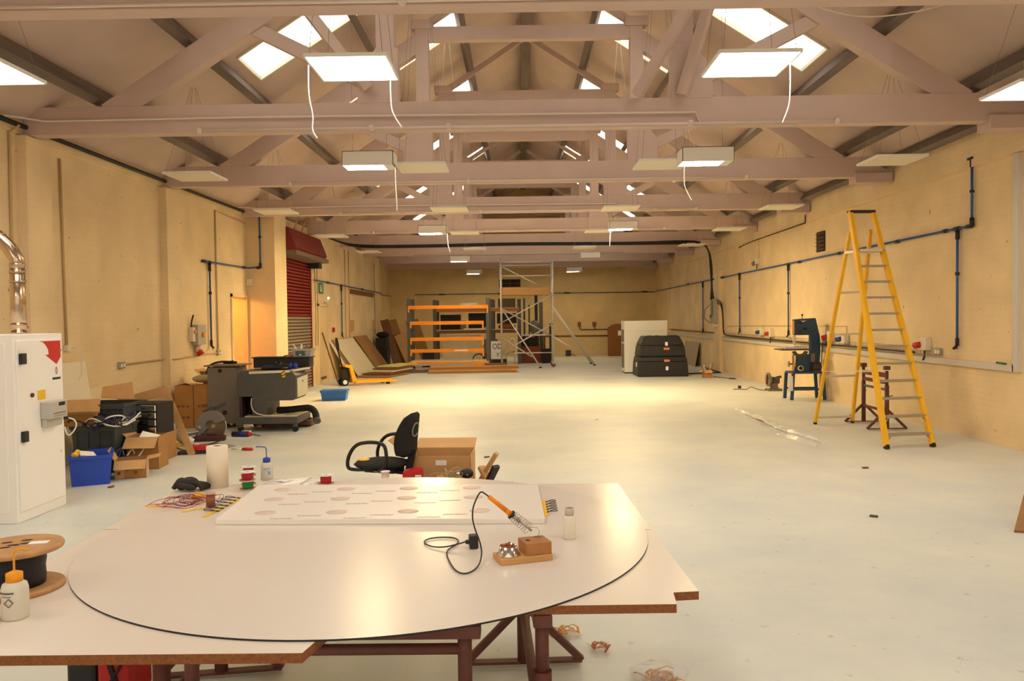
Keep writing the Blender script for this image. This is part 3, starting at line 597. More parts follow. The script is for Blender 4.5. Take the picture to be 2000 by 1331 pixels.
def trestle(loc, rz, L, h, label, group='rusty steel trestles', top=True):
    """pair of tube posts on braced feet, joined by low and high cross bars"""
    t = thing('steel_trestle', label, 'trestle', loc, rz, group)
    for s in (-1, 1):
        x = s*L/2
        MB().rod((x, 0, .02), (x, 0, h*.72), .03).build('outer_post', rust, t)
        MB().rod((x, 0, h*.7), (x, 0, h-.03), .022).build('inner_post', rust, t)
        f = MB(); f.bar((x, -.27, .02), (x, .27, .02), .045, .012)
        for q in (-1, 1): f.bar((x, q*.27, .02), (x, q*.02, .27), .035, .03)
        f.build('foot', rust, t)
        MB().rod((x-.05, .0, h*.55), (x+.05*s, -.06, h*.56), .006).build('pin', dgrey, t)
    MB().rod((-L/2, 0, .26), (L/2, 0, .26), .02).build('low_bar', rust, t)
    if top:
        MB().box((0, 0, h-.02), (L+.1, .06, .04)).build('top_bar', rust, t, .004)
        MB().rod((-L/2, 0, h*.885), (L/2, 0, h*.885), .017).build('cross_bar', rust, t)
    else:
        for s in (-1, 1): MB().box((s*L/2, 0, h+.0), (.07, .07, .06)).build('saddle', rust, t)
        MB().bar((-L/2, 0, h-.1), (L/2, 0, h-.1), .05, .06).build('top_bar', rust, t)
        MB().bar((-L/2, 0, h-.2), (L/2, 0, h-.2), .03, .05).build('cross_bar', rust, t); MB().bar((-L/2, 0, h-.3), (L/2, 0, h-.3), .02, .03).build('cross_bar', dgrey, t)
    return t
trestle((.03, 3.08, 0), PI/2+.05, 1.16, TT-.03, 'rusty steel trestle under the right part of the work table')
trestle((-1.31, 3.12, 0), PI/2+.16, .92, TT-.03, 'rusty steel trestle under the left part of the work table')
trestle((-.60, 2.40, 0), 0, .84, TT-.03, 'rusty steel trestle across the middle front of the work table')
trestle((5.09, 11.42, 0), PI/2-.02, .78, .86, 'free standing rusty steel trestle behind the yellow ladder', 'rusty trestle by the wall', False)
# items on the table
t = thing('kitchen_roll', 'tall cream paper roll standing at the back left of the table', 'paper roll', (-1.66, 4.30, TT))
MB().lathe([(.025, .0), (.056, 0), (.056, .225), (.022, .225), (.022, .02), (.025, 0)]).build('paper', mat('cream_paper', (240, 226, 198), .8, bump=.15, bscale=200), t)
MB().lathe([(.021, .003), (.0215, .003), (.0215, .2235), (.019, .2235), (.019, .003)]).build('core_tube', mat('core_red', (120, 60, 40), .8), t)
t = thing('work_glove', 'crumpled black work glove at the back left corner of the table', 'glove', (-1.78, 4.22, TT))
g = MB(); g.ball((0, 0, .036), .045, sc=(1.1, .85, .8)); g.ball((-.045, .0, .034), .034, sc=(1, 1, 1))
for k in range(4): a = -.5+k*.3; g.tube([(.0, -.01+k*.01, .04), (.045, -.02+k*.02, .04-.004*k), (.075, -.03+k*.022, .024), (.082+.006*k, -.045+k*.024, .012)], .0125, 10, smooth=2)
g.tube([(-.02, .01, .04), (-.06, -.01, .05), (-.075, -.02, .02), (-.08, -.025, .011)], .012, 10, smooth=2)
g.tube([(-.04, -.03, .03), (.0, -.05, .03), (.05, -.05, .02)], .013, 10, smooth=2)
o = g.build('glove', mat('black_leather', (42, 34, 30), .7, bump=.3, bscale=90), t); md = o.modifiers.new('remesh', 'REMESH'); md.mode = 'VOXEL'; md.voxel_size = .004; md.use_smooth_shade = True
def spool(x, y, z, r, h, c, label, fl=white_p, fr=None):
    t = thing('wire_spool', label, 'spool', (x, y, z)); fr = fr or r*1.45
    MB().lathe([(.012, 0), (fr, 0), (fr, .003), (.012, .003), (.012, 0)]).build('lower_flange', mat('brown_flange', (176, 120, 84), .5), t)
    MB().lathe([(.012, .003), (r, .003), (r*.96, h*.25), (r*1.01, h*.5), (r*.96, h*.75), (r, h-.003), (.012, h-.003)]).build('wound_wire', c, t)
    MB().lathe([(.012, h-.003), (fr, h-.003), (fr, h), (.013, h), (.012, h-.003)]).build('upper_flange', fl, t); return t
rw = mat('red_wire', (176, 20, 40), .5, bump=.3, bscale=500); gw = mat('green_wire', (24, 124, 62), .5, bump=.3, bscale=500)
spool(-1.475, 4.24, TT, .029, .046, gw, 'green wire spool standing under a red one on the table')
spool(-1.477, 4.24, TT+.047, .029, .046, rw, 'red wire spool stacked on the green spool')
spool(-1.515, 4.37, TT, .028, .048, gw, 'half hidden wire spool on the table behind the green one')
spool(-1.515, 4.37, TT+.049, .028, .048, rw, 'half hidden wire spool stacked behind the red one')
spool(-1.075, 4.33, DT, .03, .047, rw, 'red wire spool standing alone right of the silver bags')
def washbottle(x, y, z, s, capc, label, dirx):
    t = thing('wash_bottle', label, 'bottle', (x, y, z))
    pl = mat('translucent_plastic', (232, 226, 206), .35, alpha=.92)
    MB().lathe([(0, 0), (.031*s, 0), (.034*s, .004*s), (.034*s, .08*s), (.03*s, .095*s), (.016*s, .104*s), (.016*s, .112*s), (0, .112*s)]).build('body', pl, t)
    MB().lathe([(0, .1*s), (.021*s, .1*s), (.021*s, .124*s), (.006*s, .13*s), (0, .13*s)], n=20).build('cap', capc, t)
    MB().tube([(0, 0, .125*s), (0, 0, .165*s), (dirx*.002*s, 0, .182*s), (dirx*.014*s, -.004*s, .19*s), (dirx*.055*s, -.016*s, .192*s)], .0028*s, 8, smooth=2).build('spout', capc, t)
    l = MB()
    def curved(z0, z1, a0, a1, mb):
        n = 10; P = [(.0347*s*math.sin(a0+(a1-a0)*k/n), -.0347*s*math.cos(a0+(a1-a0)*k/n)) for k in range(n+1)]
        for p, q in zip(P, P[1:]): mb.poly([(*p, z0*s), (*q, z0*s), (*q, z1*s), (*p, z1*s)])
    return t, curved
bc = mat('blue_cap_plastic', (30, 70, 170), .45)
t, cv = washbottle(-1.445, 4.47, TT, 1.0, bc, 'wash bottle with blue cap and bent blue spout at the back of the table', -1)
m = MB(); cv(.066, .072, -.3, .9, m); cv(.058, .060, -.3, .7, m); cv(.035, .054, .5, .9, m); m.build('label_print', mat('pale_blue_print', (140, 170, 200), .6), t, fix=False)
t, cv = washbottle(-1.56, 2.40, TT, 1.12, mat('orange_cap', (244, 160, 20), .45), 'wash bottle with yellow cap beside the wooden wire drum', 1)
m = MB(); cv(.074, .079, -.8, .5, m); cv(.066, .068, -.5, .3, m); m.build('label_print', mat('grey_print', (110, 104, 96), .6), t, fix=False)
m = MB(); cv(.045, .06, -1.0, -.7, m); m.build('hazard_square', mat('orange_print', (220, 90, 40), .6), t, fix=False)
text('\u25c7', .03, (.005, -.0395, .055), (PI/2, 0, .12), MATS['grey_print'], t, 'hazard_diamond')
t = thing('small_bottle', 'white bottle with red label cut by the left edge of the photo', 'bottle', (-1.66, 2.36, TT))
MB().lathe([(0, 0), (.035, 0), (.035, .07), (.012, .09), (.012, .1), (0, .1)], n=20).build('body', white_p, t); MB().lathe([(.0353, .02), (.0356, .02), (.0356, .045), (.0353, .045)], n=20).build('label', mat('red_label', (196, 70, 50), .6), t)
t = thing('cable_drum', 'wooden cable drum of black wire at the left edge of the table', 'cable drum', (-1.72, 2.66, TT))
for z0, nm in ((0, 'lower_flange'), (.135, 'upper_flange')): MB().lathe([(.01, z0), (.142, z0), (.145, z0+.006), (.145, z0+.012), (.142, z0+.016), (.01, z0+.016), (.01, z0)], n=48).build(nm, mat('drum_wood', (196, 148, 96), .75, noise=.18, nscale=18), t)
MB().lathe([(.02, .016), (.085, .016), (.088, .04), (.086, .075), (.09, .1), (.086, .135), (.02, .135)], n=36).build('wound_wire', mat('dark_wire', (24, 24, 34), .5, bump=.5, bscale=260), t)
MB().box((.06, .03, .1515), (.06, .035, .001), rz=.2).build('paper_label', papr, t)
h = MB()
for a, b in ((-.05, .03), (-.02, -.03), (.02, .02), (-.07, -.04), (.0, .06), (-.01, 0)): h.lathe([(0, 0), (.012, 0), (.012, .0008), (0, .0008)], (a, b, .151), 12, sc=(1.5, .7, 1), rot=(0, 0, .4))
h.build('slot', darkvoid, t)
silv = mat('silver_foil', (226, 222, 216), .38, .35, bump=.4, bscale=30)
def bag(pts, z, label):
    t = thing('silver_bag', label, 'bag', (pts[0][0], pts[0][1], z), 0, 'silver antistatic bags'); n = 9; m = W_(t); G = []
    for i in range(n):
        row = []
        for j in range(n):
            u, v = i/(n-1), j/(n-1); a = Vector(pts[0])*(1-u)+Vector(pts[1])*u; b = Vector(pts[3])*(1-u)+Vector(pts[2])*u; p = a*(1-v)+b*v
            e = math.sin(PI*u)*math.sin(PI*v); row.append((p.x, p.y, z+.001+e*.014+random.random()*.005*(e > 0)))
        G.append(row)
    T = [[m.bm.verts.new(q) for q in r] for r in G]; B = [[m.bm.verts.new((q[0], q[1], z)) for q in r] for r in G]
    for i in range(n-1):
        for j in range(n-1): m._f([T[i][j], T[i+1][j], T[i+1][j+1], T[i][j+1]]); m._f([B[i][j], B[i][j+1], B[i+1][j+1], B[i+1][j]])
    for k in range(n-1):
        m._f([B[k][0], B[k+1][0], T[k+1][0], T[k][0]]); m._f([T[k][-1], T[k+1][-1], B[k+1][-1], B[k][-1]]); m._f([T[0][k], T[0][k+1], B[0][k+1], B[0][k]]); m._f([B[-1][k], B[-1][k+1], T[-1][k+1], T[-1][k]])
    m.build('foil', silv, t); W_(t).poly([(Vector(pts[0])*.7+Vector(pts[2])*.3).to_tuple()+(z+.022,), (Vector(pts[1])*.7+Vector(pts[3])*.3).to_tuple()+(z+.022,), (Vector(pts[1])*.55+Vector(pts[3])*.45).to_tuple()+(z+.023,), (Vector(pts[0])*.55+Vector(pts[2])*.45).to_tuple()+(z+.023,)]).build('label', papr, t, fix=False)
bag([(-1.41, 4.22), (-1.21, 4.21), (-1.2, 4.5), (-1.42, 4.44)], DT, 'larger crumpled silver bag beside the blue capped bottle')
bag([(-1.195, 4.26), (-1.13, 4.3), (-1.11, 4.42), (-1.195, 4.44)], DT, 'smaller silver bag between the larger one and the lone red spool')
# coil of red and black hook-up wire, yellow tape, copper reel
random.seed(3); m = MB(); m2 = MB()
for k in range(9):
    cx, cy = -1.67+random.uniform(-.05, .07), 3.9+random.uniform(-.05, .05); ra, rb, ph = random.uniform(.06, .14), random.uniform(.05, .1), random.random()*PI
    P = [(cx+ra*math.cos(a)*math.cos(ph*.3)-rb*math.sin(a)*math.sin(ph*.3), cy+ra*math.cos(a)*math.sin(ph*.3)+rb*math.sin(a), TT+.004+.03*abs(math.sin(a*1.5+ph))*random.uniform(.3, 1)) for a in (2*PI*q/14 for q in range(14))]
    (m if k % 3 else m2).tube(P, .0015, 5, True, 1)
t = thing('hookup_wire', 'loose coil of red and black hook-up wire on the table', 'wire', (-1.67, 3.9, TT)); m.o = m2.o = Vector(t.location)
m.build('red_wire', rw, t); m2.build('black_wire', blackc, t)
one(MB().lathe([(.014, 0), (.031, 0), (.031, .019), (.014, .019), (.014, 0)], (-1.66, 4.03, TT+.001), 24), 'tape_roll', yellow, 'roll of yellow tape lying among the red wire', 'tape')
t = thing('copper_reel', 'small reel of brown wire standing in front of the wire tangle', 'spool', (-1.5, 3.79, DT))
MB().lathe([(0, 0), (.026, 0), (.026, .004), (0, .004)], n=20).lathe([(0, .066), (.026, .066), (.026, .07), (0, .07)], n=20).build('flange', mat('pink_plastic', (206, 150, 136), .4), t)
MB().lathe([(0, .004), (.021, .004), (.021, .066), (0, .066)], n=20).build('wound_wire', mat('copper_wire', (150, 96, 72), .35, .4, bump=.4, bscale=600), t)
for k, (a, b) in enumerate((((-1.85, 3.86), (-1.74, 3.83)), ((-1.60, 3.70), (-1.5, 3.82)), ((-1.46, 3.6), (-1.42, 3.98)), ((-1.52, 4.0), (-1.45, 4.1)))):
    one(MB().bar((*a, (TT if k in (0, 3) else DT)+.001), (*b, (TT if k in (0, 3) else DT)+.001), .026, .001, up=(0, 0, 1)), 'tape_strip', yellow, ('yellow tape strip at the far left of the wire coil', 'yellow tape strip running under the brown wire reel', 'long yellow tape strip along the left end of the foam panel', 'short yellow tape strip behind the brown wire reel')[k], 'tape', 'yellow tape strips')
t = thing('taped_leads', 'short looped wire leads taped at the right end of the foam panel', 'wire', (.13, 3.75, DT))
W_(t).bar((.11, 3.55, DT+.001), (.107, 3.85, DT+.001), .022, .001, up=(0, 0, 1)).build('tape', yellow, t)
m = W_(t)
for k in range(5): y = 3.6+k*.05; m.tube([(.115, y, DT+.004), (.145, y+.004, DT+.018), (.165, y+.012, DT+.012), (.162, y+.022, DT+.005), (.14, y+.02, DT+.006), (.115, y+.02, DT+.004)], .0018, 6, smooth=2)
m.build('lead', blackc, t)
t = thing('taped_leads', 'short looped wire leads taped at the left end of the foam panel', 'wire', (-1.47, 3.85, TT)); m = W_(t)
for k in range(6): y = 3.68+k*.055; m.tube([(-1.42, y, DT+.004), (-1.47, y+.004, DT+.018), (-1.5, y+.012, DT+.012), (-1.49, y+.022, DT+.005), (-1.42, y+.02, DT+.004)], .0018, 6, smooth=2)
m.build('lead', blackc, t)
# soldering stand
t = thing('soldering_stand', 'home made wooden soldering stand with spring and sponge tin on the white disc', 'stand', (.0, 2.92, DT), .33)
MB().span((-.1, -.055, 0), (.1, .05, .022)).build('base_board', wood, t, .002)
MB().span((.0, -.045, .022), (.1, .05, .067)).build('block', mat('block_wood', (178, 120, 66), .7, noise=.15, nscale=20), t, .002)
MB().lathe([(0, 0), (.009, 0), (.009, .001), (0, .001)], (.022, .0, .0668), 14).build('drilled_hole', darkvoid, t)
MB().box((.072, .03, .0685), (.025, .014, .003)).build('clip', chrome, t)
MB().lathe([(0, 0), (.044, 0), (.044, .004), (.036, .012), (.033, .034), (.031, .034), (.033, .012), (.03, .008), (0, .008)], (-.055, 0, .022), 28).build('tin', chrome, t)
m = MB()
for k in range(40): a = random.random()*6.28; r = random.random()*.026; m.ball((-.055+r*math.cos(a), r*math.sin(a), .045+random.random()*.014), .006, 6)
m.build('sponge', mat('brass_wool', (150, 84, 50), .7), t)
hp = Vector((.05, .05, .067)); tip = Vector((.04, .03, .10)); hb = Vector((-.035, .045, .165)); ax = (hb-tip).normalized()
e1, e2 = MB()._fr(ax); P = [(.072, .03, .068), (.08, .03, .09), (.07, .03, .105)]
for k in range(0, 8*12): a = k/12*2*PI; P.append(tip+ax*(k/96*.085)+(e1*math.cos(a)+e2*math.sin(a))*(.024-.005*k/96))
MB().tube(P, .0011, 5).build('spring', steel, t)
t2 = thing('soldering_iron', 'orange handled soldering iron resting in the spring of the wooden stand', 'soldering iron', (0, 0, 0))
R = Matrix.Rotation(.33, 3, 'Z'); Wd = lambda v: R @ Vector(v)+Vector((0, 2.92, DT))
tw, hw = Wd(tip), Wd(hb); av = (hw-tw).normalized(); t2.location = tw
W_(t2).rod(tw-av*.01, tw+av*.05, .0035).rod(tw+av*.05, tw+av*.085, .008).build('heating_barrel', steel, t2)
c0 = tw+av*.085
W_(t2).rod(c0, c0+av*.008, .017).build('guard_ring', black, t2)
W_(t2).rod(c0+av*.008, c0+av*.03, .011, .0095).rod(c0+av*.03, c0+av*.115, .0095, .008).build('handle', mat('orange_handle', (244, 140, 16), .4), t2)
e = c0+av*.115
zc = DT+.004
W_(t2).tube([e-av*.01, e+av*.02, e+av*.04+Vector((0, 0, -.004)), (e.x-.05, e.y-.0, e.z-.015), (e.x-.062, e.y, e.z-.05), (e.x-.06, e.y-.01, e.z-.1), (-.15, 2.92, .775), (-.15, 2.86, zc+.01), (-.165, 2.79, zc), (-.2, 2.735, zc), (-.235, 2.77, zc), (-.262, 2.86, zc), (-.285, 2.96, zc), (-.29, 3.03, zc), (-.265, 3.09, zc), (-.25, 3.14, zc), (-.27, 3.2, zc), (-.33, 3.215, zc), (-.385, 3.19, zc), (-.395, 3.13, zc), (-.35, 3.07, zc), (-.3, 3.055, zc+.004), (-.255, 3.07, zc+.01), (-.215, 3.075, zc+.02)], .0028, 8, smooth=2).build('flex', blackc, t2)
W_(t2).box((-.19, 3.07, DT+.026), (.034, .044, .05), rz=.2).rod((-.222, 3.07, DT+.022), (-.2, 3.07, DT+.026), .009).build('plug', black, t2, .014)
t = thing('string_cone', 'small white cylinder of thread with bare tube top on the right of the table', 'spool', (.192, 3.19, DT))
MB().lathe([(0, 0), (.024, 0), (.0262, .005), (.0262, .088), (.023, .094), (0, .094)], n=26).build('thread', mat('thread_white', (238, 230, 206), .7, bump=.2, bscale=300), t)
MB().lathe([(.014, .094), (.0185, .094), (.0185, .124), (.0155, .125), (.0155, .095)], n=22).build('tube', mat('card_tube', (204, 188, 170), .8), t)
MB().lathe([(0, .12), (.0153, .12), (.0153, .121), (0, .121)], n=18).build('tube_mouth', mat('tube_inside', (120, 60, 44), .8), t)
# things under and in front of the table
t = thing('tool_bag', 'black and red tool case standing under the left of the table', 'bag', (-1.8, 3.4, 0))
MB().span((-.14, -.1, 0), (-.01, .12, .2)).build('black_side', black, t, .02); MB().span((-.01, -.1, 0), (.13, .12, .2)).build('red_side', red, t, .02)
MB().bar((-.0, -.105, .02), (.1, -.105, .18), .02, .01).bar((.1, -.105, .02), (.05, -.105, .18), .02, .01).build('strap', darkvoid, t)
t = thing('torch', 'small dark torch lying on the floor near the bottom left corner', 'torch', (-1.72, 3.13, .02))
MB().rod((-.08, -.05, 0), (.05, .03, .0), .016).rod((.05, .03, 0), (.08, .05, 0), .022).build('barrel', mat('navy_metal', (26, 26, 50), .4), t); MB().rod((-.02, -.013, 0), (.0, .0, 0), .0175).build('band', chrome, t)
def curls(c, n, r, m_, label, seed):
    random.seed(seed); t = thing('curled_strap', label, 'strap', (*c, 0), 0, 'curled tan strips on the floor'); m = MB()
    for k in range(n):
        a0 = random.random()*6.28; cx, cy = random.uniform(-r, r), random.uniform(-r, r)*.6; P = []
        rad = random.uniform(.03, .06)
        for q in range(9): a = a0+q*.55; P.append((cx+rad*math.cos(a), cy+rad*.7*math.sin(a), .008+.03*abs(math.sin(q*.8+k))))
        for p, q in zip(P, P[1:]): m.bar(p, q, .012, .0015, up=(random.random()*.3, 0, 1))
    m.build('strip', m_, t); return t
tan = mat('tan_strip', (206, 142, 58), .5)
curls((.2, 4.0), 5, .05, tan, 'curled tan strips on the floor just beyond the table corner', 5)
curls((.36, 3.8), 3, .03, mat('brown_strip', (176, 110, 60), .5), 'few short brown and white scraps right of the curled tan strips', 6)
t = curls((.6, 3.5), 8, .07, tan, 'tangle of tan strips in clear film at the bottom edge of the photo', 8)
m = MB(); m.ball((0, 0, .03), .12, 18, sc=(1.1, .7, .3))
for v in m.bm.verts: v.co += Vector((random.uniform(-.01, .01), random.uniform(-.01, .01), abs(random.uniform(0, .012)))); v.co.z = max(v.co.z, .001)
m.build('clear_film', glass, t)
# ================================================================ WHITE CABINET WITH RED ARROW
CX = -4.09
t = thing('white_cabinet', 'tall white metal cabinet with red arrow standing at the left edge', 'cabinet', (CX-.4, 6.7, 0))
W_(t).span((CX-.9, 6.36, .0), (CX, 7.05, 1.54)).build('body', mat('cabinet_white', (250, 246, 240), .4), t, .006)
W_(t).span((CX, 6.39, .09), (CX+.012, 7.02, 1.49)).build('door', MATS['cabinet_white'], t, .003)
W_(t).span((CX-.86, 6.345, .09), (CX-.06, 6.36, 1.47)).build('front_panel', MATS['cabinet_white'], t, .003)
fx = CX+.013
def face(pts, d=.0015): return W_(t).prism([(fx, y, z) for y, z in pts], (d, 0, 0))
face([(6.70, 1.475), (7.0, 1.475), (7.0, 1.33), (6.935, 1.27), (6.78, 1.355), (6.825, 1.36), (6.82, 1.40), (6.79, 1.435), (6.75, 1.465)]).build('red_arrow', mat('arrow_red', (206, 24, 24), .45), t)['label'] = 'red curved arrow'
text('0', .09, (fx+.001, 6.93, 1.21), (PI/2, 0, PI/2), mat('logo_red', (150, 40, 40), .5), t, 'logo', tuple(t.location), sx=.7)
face([(6.87, 1.155), (6.99, 1.155), (6.99, 1.135), (6.87, 1.135)]).build('logo_bar', mat('navy_print', (40, 44, 70), .5), t)
face([(6.65, 1.06), (6.76, 1.06), (6.76, .98), (6.65, .98)]).build('warning_label', yellow, t)
W_(t).rod((fx, 6.57, 1.03), (fx+.012, 6.57, 1.03), .018).build('indicator', mat('dark_red', (80, 10, 14), .4), t)
for z0 in (1.34, .70): W_(t).span((fx, 6.41, z0-.045), (fx+.03, 6.475, z0+.045)).build('latch', black, t, .006)
for y0, z0 in ((6.99, 1.39), (6.98, .78), (6.97, .5)): W_(t).rod((fx, y0, z0), (fx+.008, y0, z0), .012).build('lock', chrome, t)
md_ = thing('electricity_meter', 'grey electricity meter mounted on the side of the white cabinet', 'meter', (fx, 6.8, .83))
W_(md_).span((fx, 6.68, .81), (fx+.09, 6.93, .96)).span((fx, 6.69, .74), (fx+.05, 6.92, .81)).build('case', mat('meter_grey', (188, 182, 172), .45), md_, .008)
W_(md_).span((fx+.09, 6.80, .915), (fx+.092, 6.89, .945)).build('display', darkvoid, md_); W_(md_).span((fx+.09, 6.72, .85), (fx+.091, 6.90, .86)).span((fx+.09, 6.72, .83), (fx+.091, 6.90, .835)).build('print_line', mgrey, md_)
W_(t).tube([(CX, 7.03, .78), (CX+.05, 7.05, .78), (CX+.09, 7.08, .75), (CX+.08, 7.1, .68), (CX+.02, 7.07, .6), (CX, 7.05, .7)], .006, 8, smooth=2).build('white_cable', white_p, t)
W_(t).rod((CX-.01, 7.03, .78), (CX+.04, 7.05, .78), .014).build('cable_gland', black, t)
t = thing('steel_flue', 'shiny steel flue pipe rising from the white cabinet and bending left', 'flue', (-4.25, 6.7, 1.54))
ss = mat('stainless_steel', (200, 176, 150), .22, 1)
MB().rod((0, 0, 0), (0, 0, .56), .058, n=28).build('straight_pipe', ss, t)
MB().tube([(0, 0, .55), (0, 0, .63), (-.06, 0, .73), (-.12, 0, .79), (-.6, 0, 1.23)], .058, 24).build('elbow_pipe', ss, t)
for a, b in (((0, 0, .0), (0, 0, .018)), ((0, 0, .07), (0, 0, .085)), ((0, 0, .44), (0, 0, .455)), ((0, 0, .52), (0, 0, .535)), ((0, 0, .58), (0, 0, .595)), ((-.14, 0, .808), (-.152, 0, .819))): MB().rod(a, b, .064, n=28).build('joint_band', ss, t)
# ================================================================ JUNK BY THE CABINET
t = thing('blue_tub', 'blue plastic tub of oddments on the floor right of the white cabinet', 'tub', (-4.4, 8.05, 0), .45)
MB().tub(.34, .42, .3, 1.1).build('tub', bluel, t)
MB().box((-.04, .0, .29), (.16, .12, .012), rot=(.3, .2, .4)).build('paper_scrap', papr, t)
MB().tube([(-.1, -.1, .25), (-.14, -.02, .3), (-.1, .08, .33), (-.02, .1, .3), (.0, 0, .27)], .012, smooth=2).build('dark_flex', blackc, t)
MB().ball((-.14, -.12, .3), .035).ball((-.12, -.08, .33), .025).build('yellow_cap', yellow, t)
for k, (p, w, d, h, rz) in enumerate((((-4.62, 8.75, 0), .44, .5, .26, .1), ((-4.62, 8.75, .262), .44, .5, .25, .02), ((-4.7, 9.2, .0), .42, .42, .3, .1), ((-4.72, 9.1, .52), .5, .5, .19, .0))):
    if k == 2: p, h = (-4.75, 9.25, 0), .5
    t = thing('grey_crate', ('bottom grey crate of the stack behind the blue tub', 'grey crate full of cables behind the blue tub', 'dark grey crate at the back of the heap by the wall', 'shallow grey crate on top at the back of the heap')[k], 'crate', p, rz, 'dark grey crates by the cabinet')
    MB().tub(w, d, h, 1.06).build('crate_body', crate, t); g = MB()
    for q in range(4): g.box((-w*.4+q*w*.27, -d*.52, h*.5), (.012, .02, h*.85))
    g.box((0, -d*.54, h-.04), (w*1.05, .02, .02)).build('rib', crate, t)
random.seed(11)
def tangle(loc, n, r, h, mats_, label, rad=.006):
    t = thing('cable_tangle', label, 'cable', loc, 0)
    for mm, nm in mats_:
        m = MB()
        for k in range(n):
            a0 = random.random()*6.28; P = []; cx, cy = random.uniform(-.4, .4)*r, random.uniform(-.4, .4)*r; q_ = random.uniform(.4, .9)*r
            for q in range(11): a = a0+q*.62; P.append((cx+q_*math.cos(a), cy+q_*.8*math.sin(a), rad+h*(.15+.85*abs(math.sin(q*.7+k)))*random.uniform(.5, 1)))
            m.tube(P, rad, 6, False, 2)
        m.build(nm, mm, t)
    return t
tangle((-4.55, 8.6, .44), 5, .3, .2, ((white_p, 'white_cable'), (blackc, 'black_cable'), (mat('navy_cable', (40, 50, 90), .5), 'blue_cable')), 'white and black cables spilling over the grey crate', .008)
tangle((-4.4, 8.6, .0), 3, .2, .3, ((mat('navy_cable2', (34, 40, 80), .5), 'blue_cable'), (white_p, 'white_cable')), 'white and blue cables hanging down in front of the grey crates', .009)
def carton(loc, w, d, h, rz, label, flaps=(0, 0, 0, 0), m_=card, open_=True, name='cardboard_box', group=None):
    t = thing(name, label, 'box', loc, rz, group); T_ = .006
    if open_:
        b = MB(); b.span((-w/2, -d/2, 0), (w/2, d/2, T_))
        for a, c_ in (((-w/2, -d/2), (w/2, -d/2+T_)), ((-w/2, d/2-T_), (w/2, d/2)), ((-w/2, -d/2), (-w/2+T_, d/2)), ((w/2-T_, -d/2), (w/2, d/2))): b.span((*a, 0), (*c_, h))
        b.build('carton', m_, t)
        for k, ang in enumerate(flaps):
            if not ang: continue
            L_ = min(w, d)*.5; s, c2 = math.sin(ang)*L_, math.cos(ang)*L_
            q = [[(-w/2, -d/2, h), (w/2, -d/2, h), (w/2, -d/2-s, h+c2), (-w/2, -d/2-s, h+c2)], [(-w/2, d/2, h), (w/2, d/2, h), (w/2, d/2+s, h+c2), (-w/2, d/2+s, h+c2)],
                 [(-w/2, -d/2, h), (-w/2, d/2, h), (-w/2-s, d/2, h+c2), (-w/2-s, -d/2, h+c2)], [(w/2, -d/2, h), (w/2, d/2, h), (w/2+s, d/2, h+c2), (w/2+s, -d/2, h+c2)]][k]
            n = (Vector(q[1])-Vector(q[0])).cross(Vector(q[3])-Vector(q[0])).normalized()*.004
            MB().prism(q, n).build('flap', cardl if m_ is card else m_, t)
    else: MB().span((-w/2, -d/2, 0), (w/2, d/2, h)).build('carton', m_, t, .004)
    return t
c1 = carton((-4.12, 8.32, 0), .3, .26, .19, .35, 'small opened carton with fragile marks next to the blue tub', (2.2, 0, .5, 1.4))
MB().span((-.151, -.132, .0), (-.06, -.1305, .19)).build('tape', cardl, c1); MB().span((.05, -.133, .13), (.1, -.131, .17)).build('label', papr, c1)
for k in range(3): MB().box((-.11+.08*k, -.1325, .06+.04*(k % 2)), (.03, .001, .03)).build('printed_mark', woodd, c1)
MB().span((.1501, -.13, 0), (.152, .13, .19)).build('pale_side', ply, c1)
c2 = carton((-4.2, 8.85, 0), .34, .32, .36, .1, 'taller cardboard box with wide open flap in the heap', (2.3, 0, .8, 0))
MB().box((.03, 0, .34), (.2, .15, .012), rot=(.4, .3, .2)).build('packing_paper', papr, c2)
t = thing('drawer_organiser', 'metal organiser with ribbed drawers behind the open cardboard box', 'organiser', (-4.45, 9.35, .32), -.1)
MB().span((-.25, -.18, 0), (.25, .18, .36)).build('case', darkvoid, t, .004)
for k in range(4): d_ = MB().span((-.02, -.21, .02+k*.085), (.24, -.18, .09+k*.085)).build('drawer', chrome, t, .004); MB().box((.1, -.215, .055+k*.085), (.05, .01, .015)).build('label_holder', black, d_)
one(MB().span((-4.72, 9.15, 0), (-4.18, 9.56, .318)), 'cardboard_box', card, 'closed carton supporting the metal drawer organiser', 'box', bev=.004)
def lean(pts, th, m_, name, label, cat, group=None):
    n = (Vector(pts[1])-Vector(pts[0])).cross(Vector(pts[3])-Vector(pts[0])).normalized()*th
    mb = MB().prism(pts, n); lo = min(v.co.z for v in mb.bm.verts)
    for v in mb.bm.verts: v.co.z -= min(lo, 0)
    return one(mb, name, m_, label, cat, group)
# cut-out card leaning against the wall
t = thing('cutout_card', 'cardboard sheet with cut-out window leaning behind the drawers', 'cardboard', (-4.5, 9.75, 0)); m = W_(t)
A, B_, C2, D2 = Vector((-4.0, 9.6, 0)), Vector((-4.05, 9.75, 0)), Vector((-4.4, 9.95, .78)), Vector((-4.95, 9.85, .62))
m.bar((-4.02, 9.62, .0), (-4.42, 9.8, .8), .09, .006, up=(0, 1, 0)).bar((-4.4, 9.8, .78), (-5.0, 9.8, .62), .12, .006, up=(0, 1, 0)).bar((-4.95, 9.8, .65), (-5.0, 9.75, .0), .1, .006, up=(0, 1, 0))
m.build('card', cardl, t)
lean([(-4.95, 9.3, .72), (-4.55, 9.3, .7), (-4.62, 9.4, .9), (-4.98, 9.4, .84)], .006, cardl, 'card_offcut', 'ragged cardboard offcut sticking up at the top of the heap', 'cardboard', None).location.z = .72
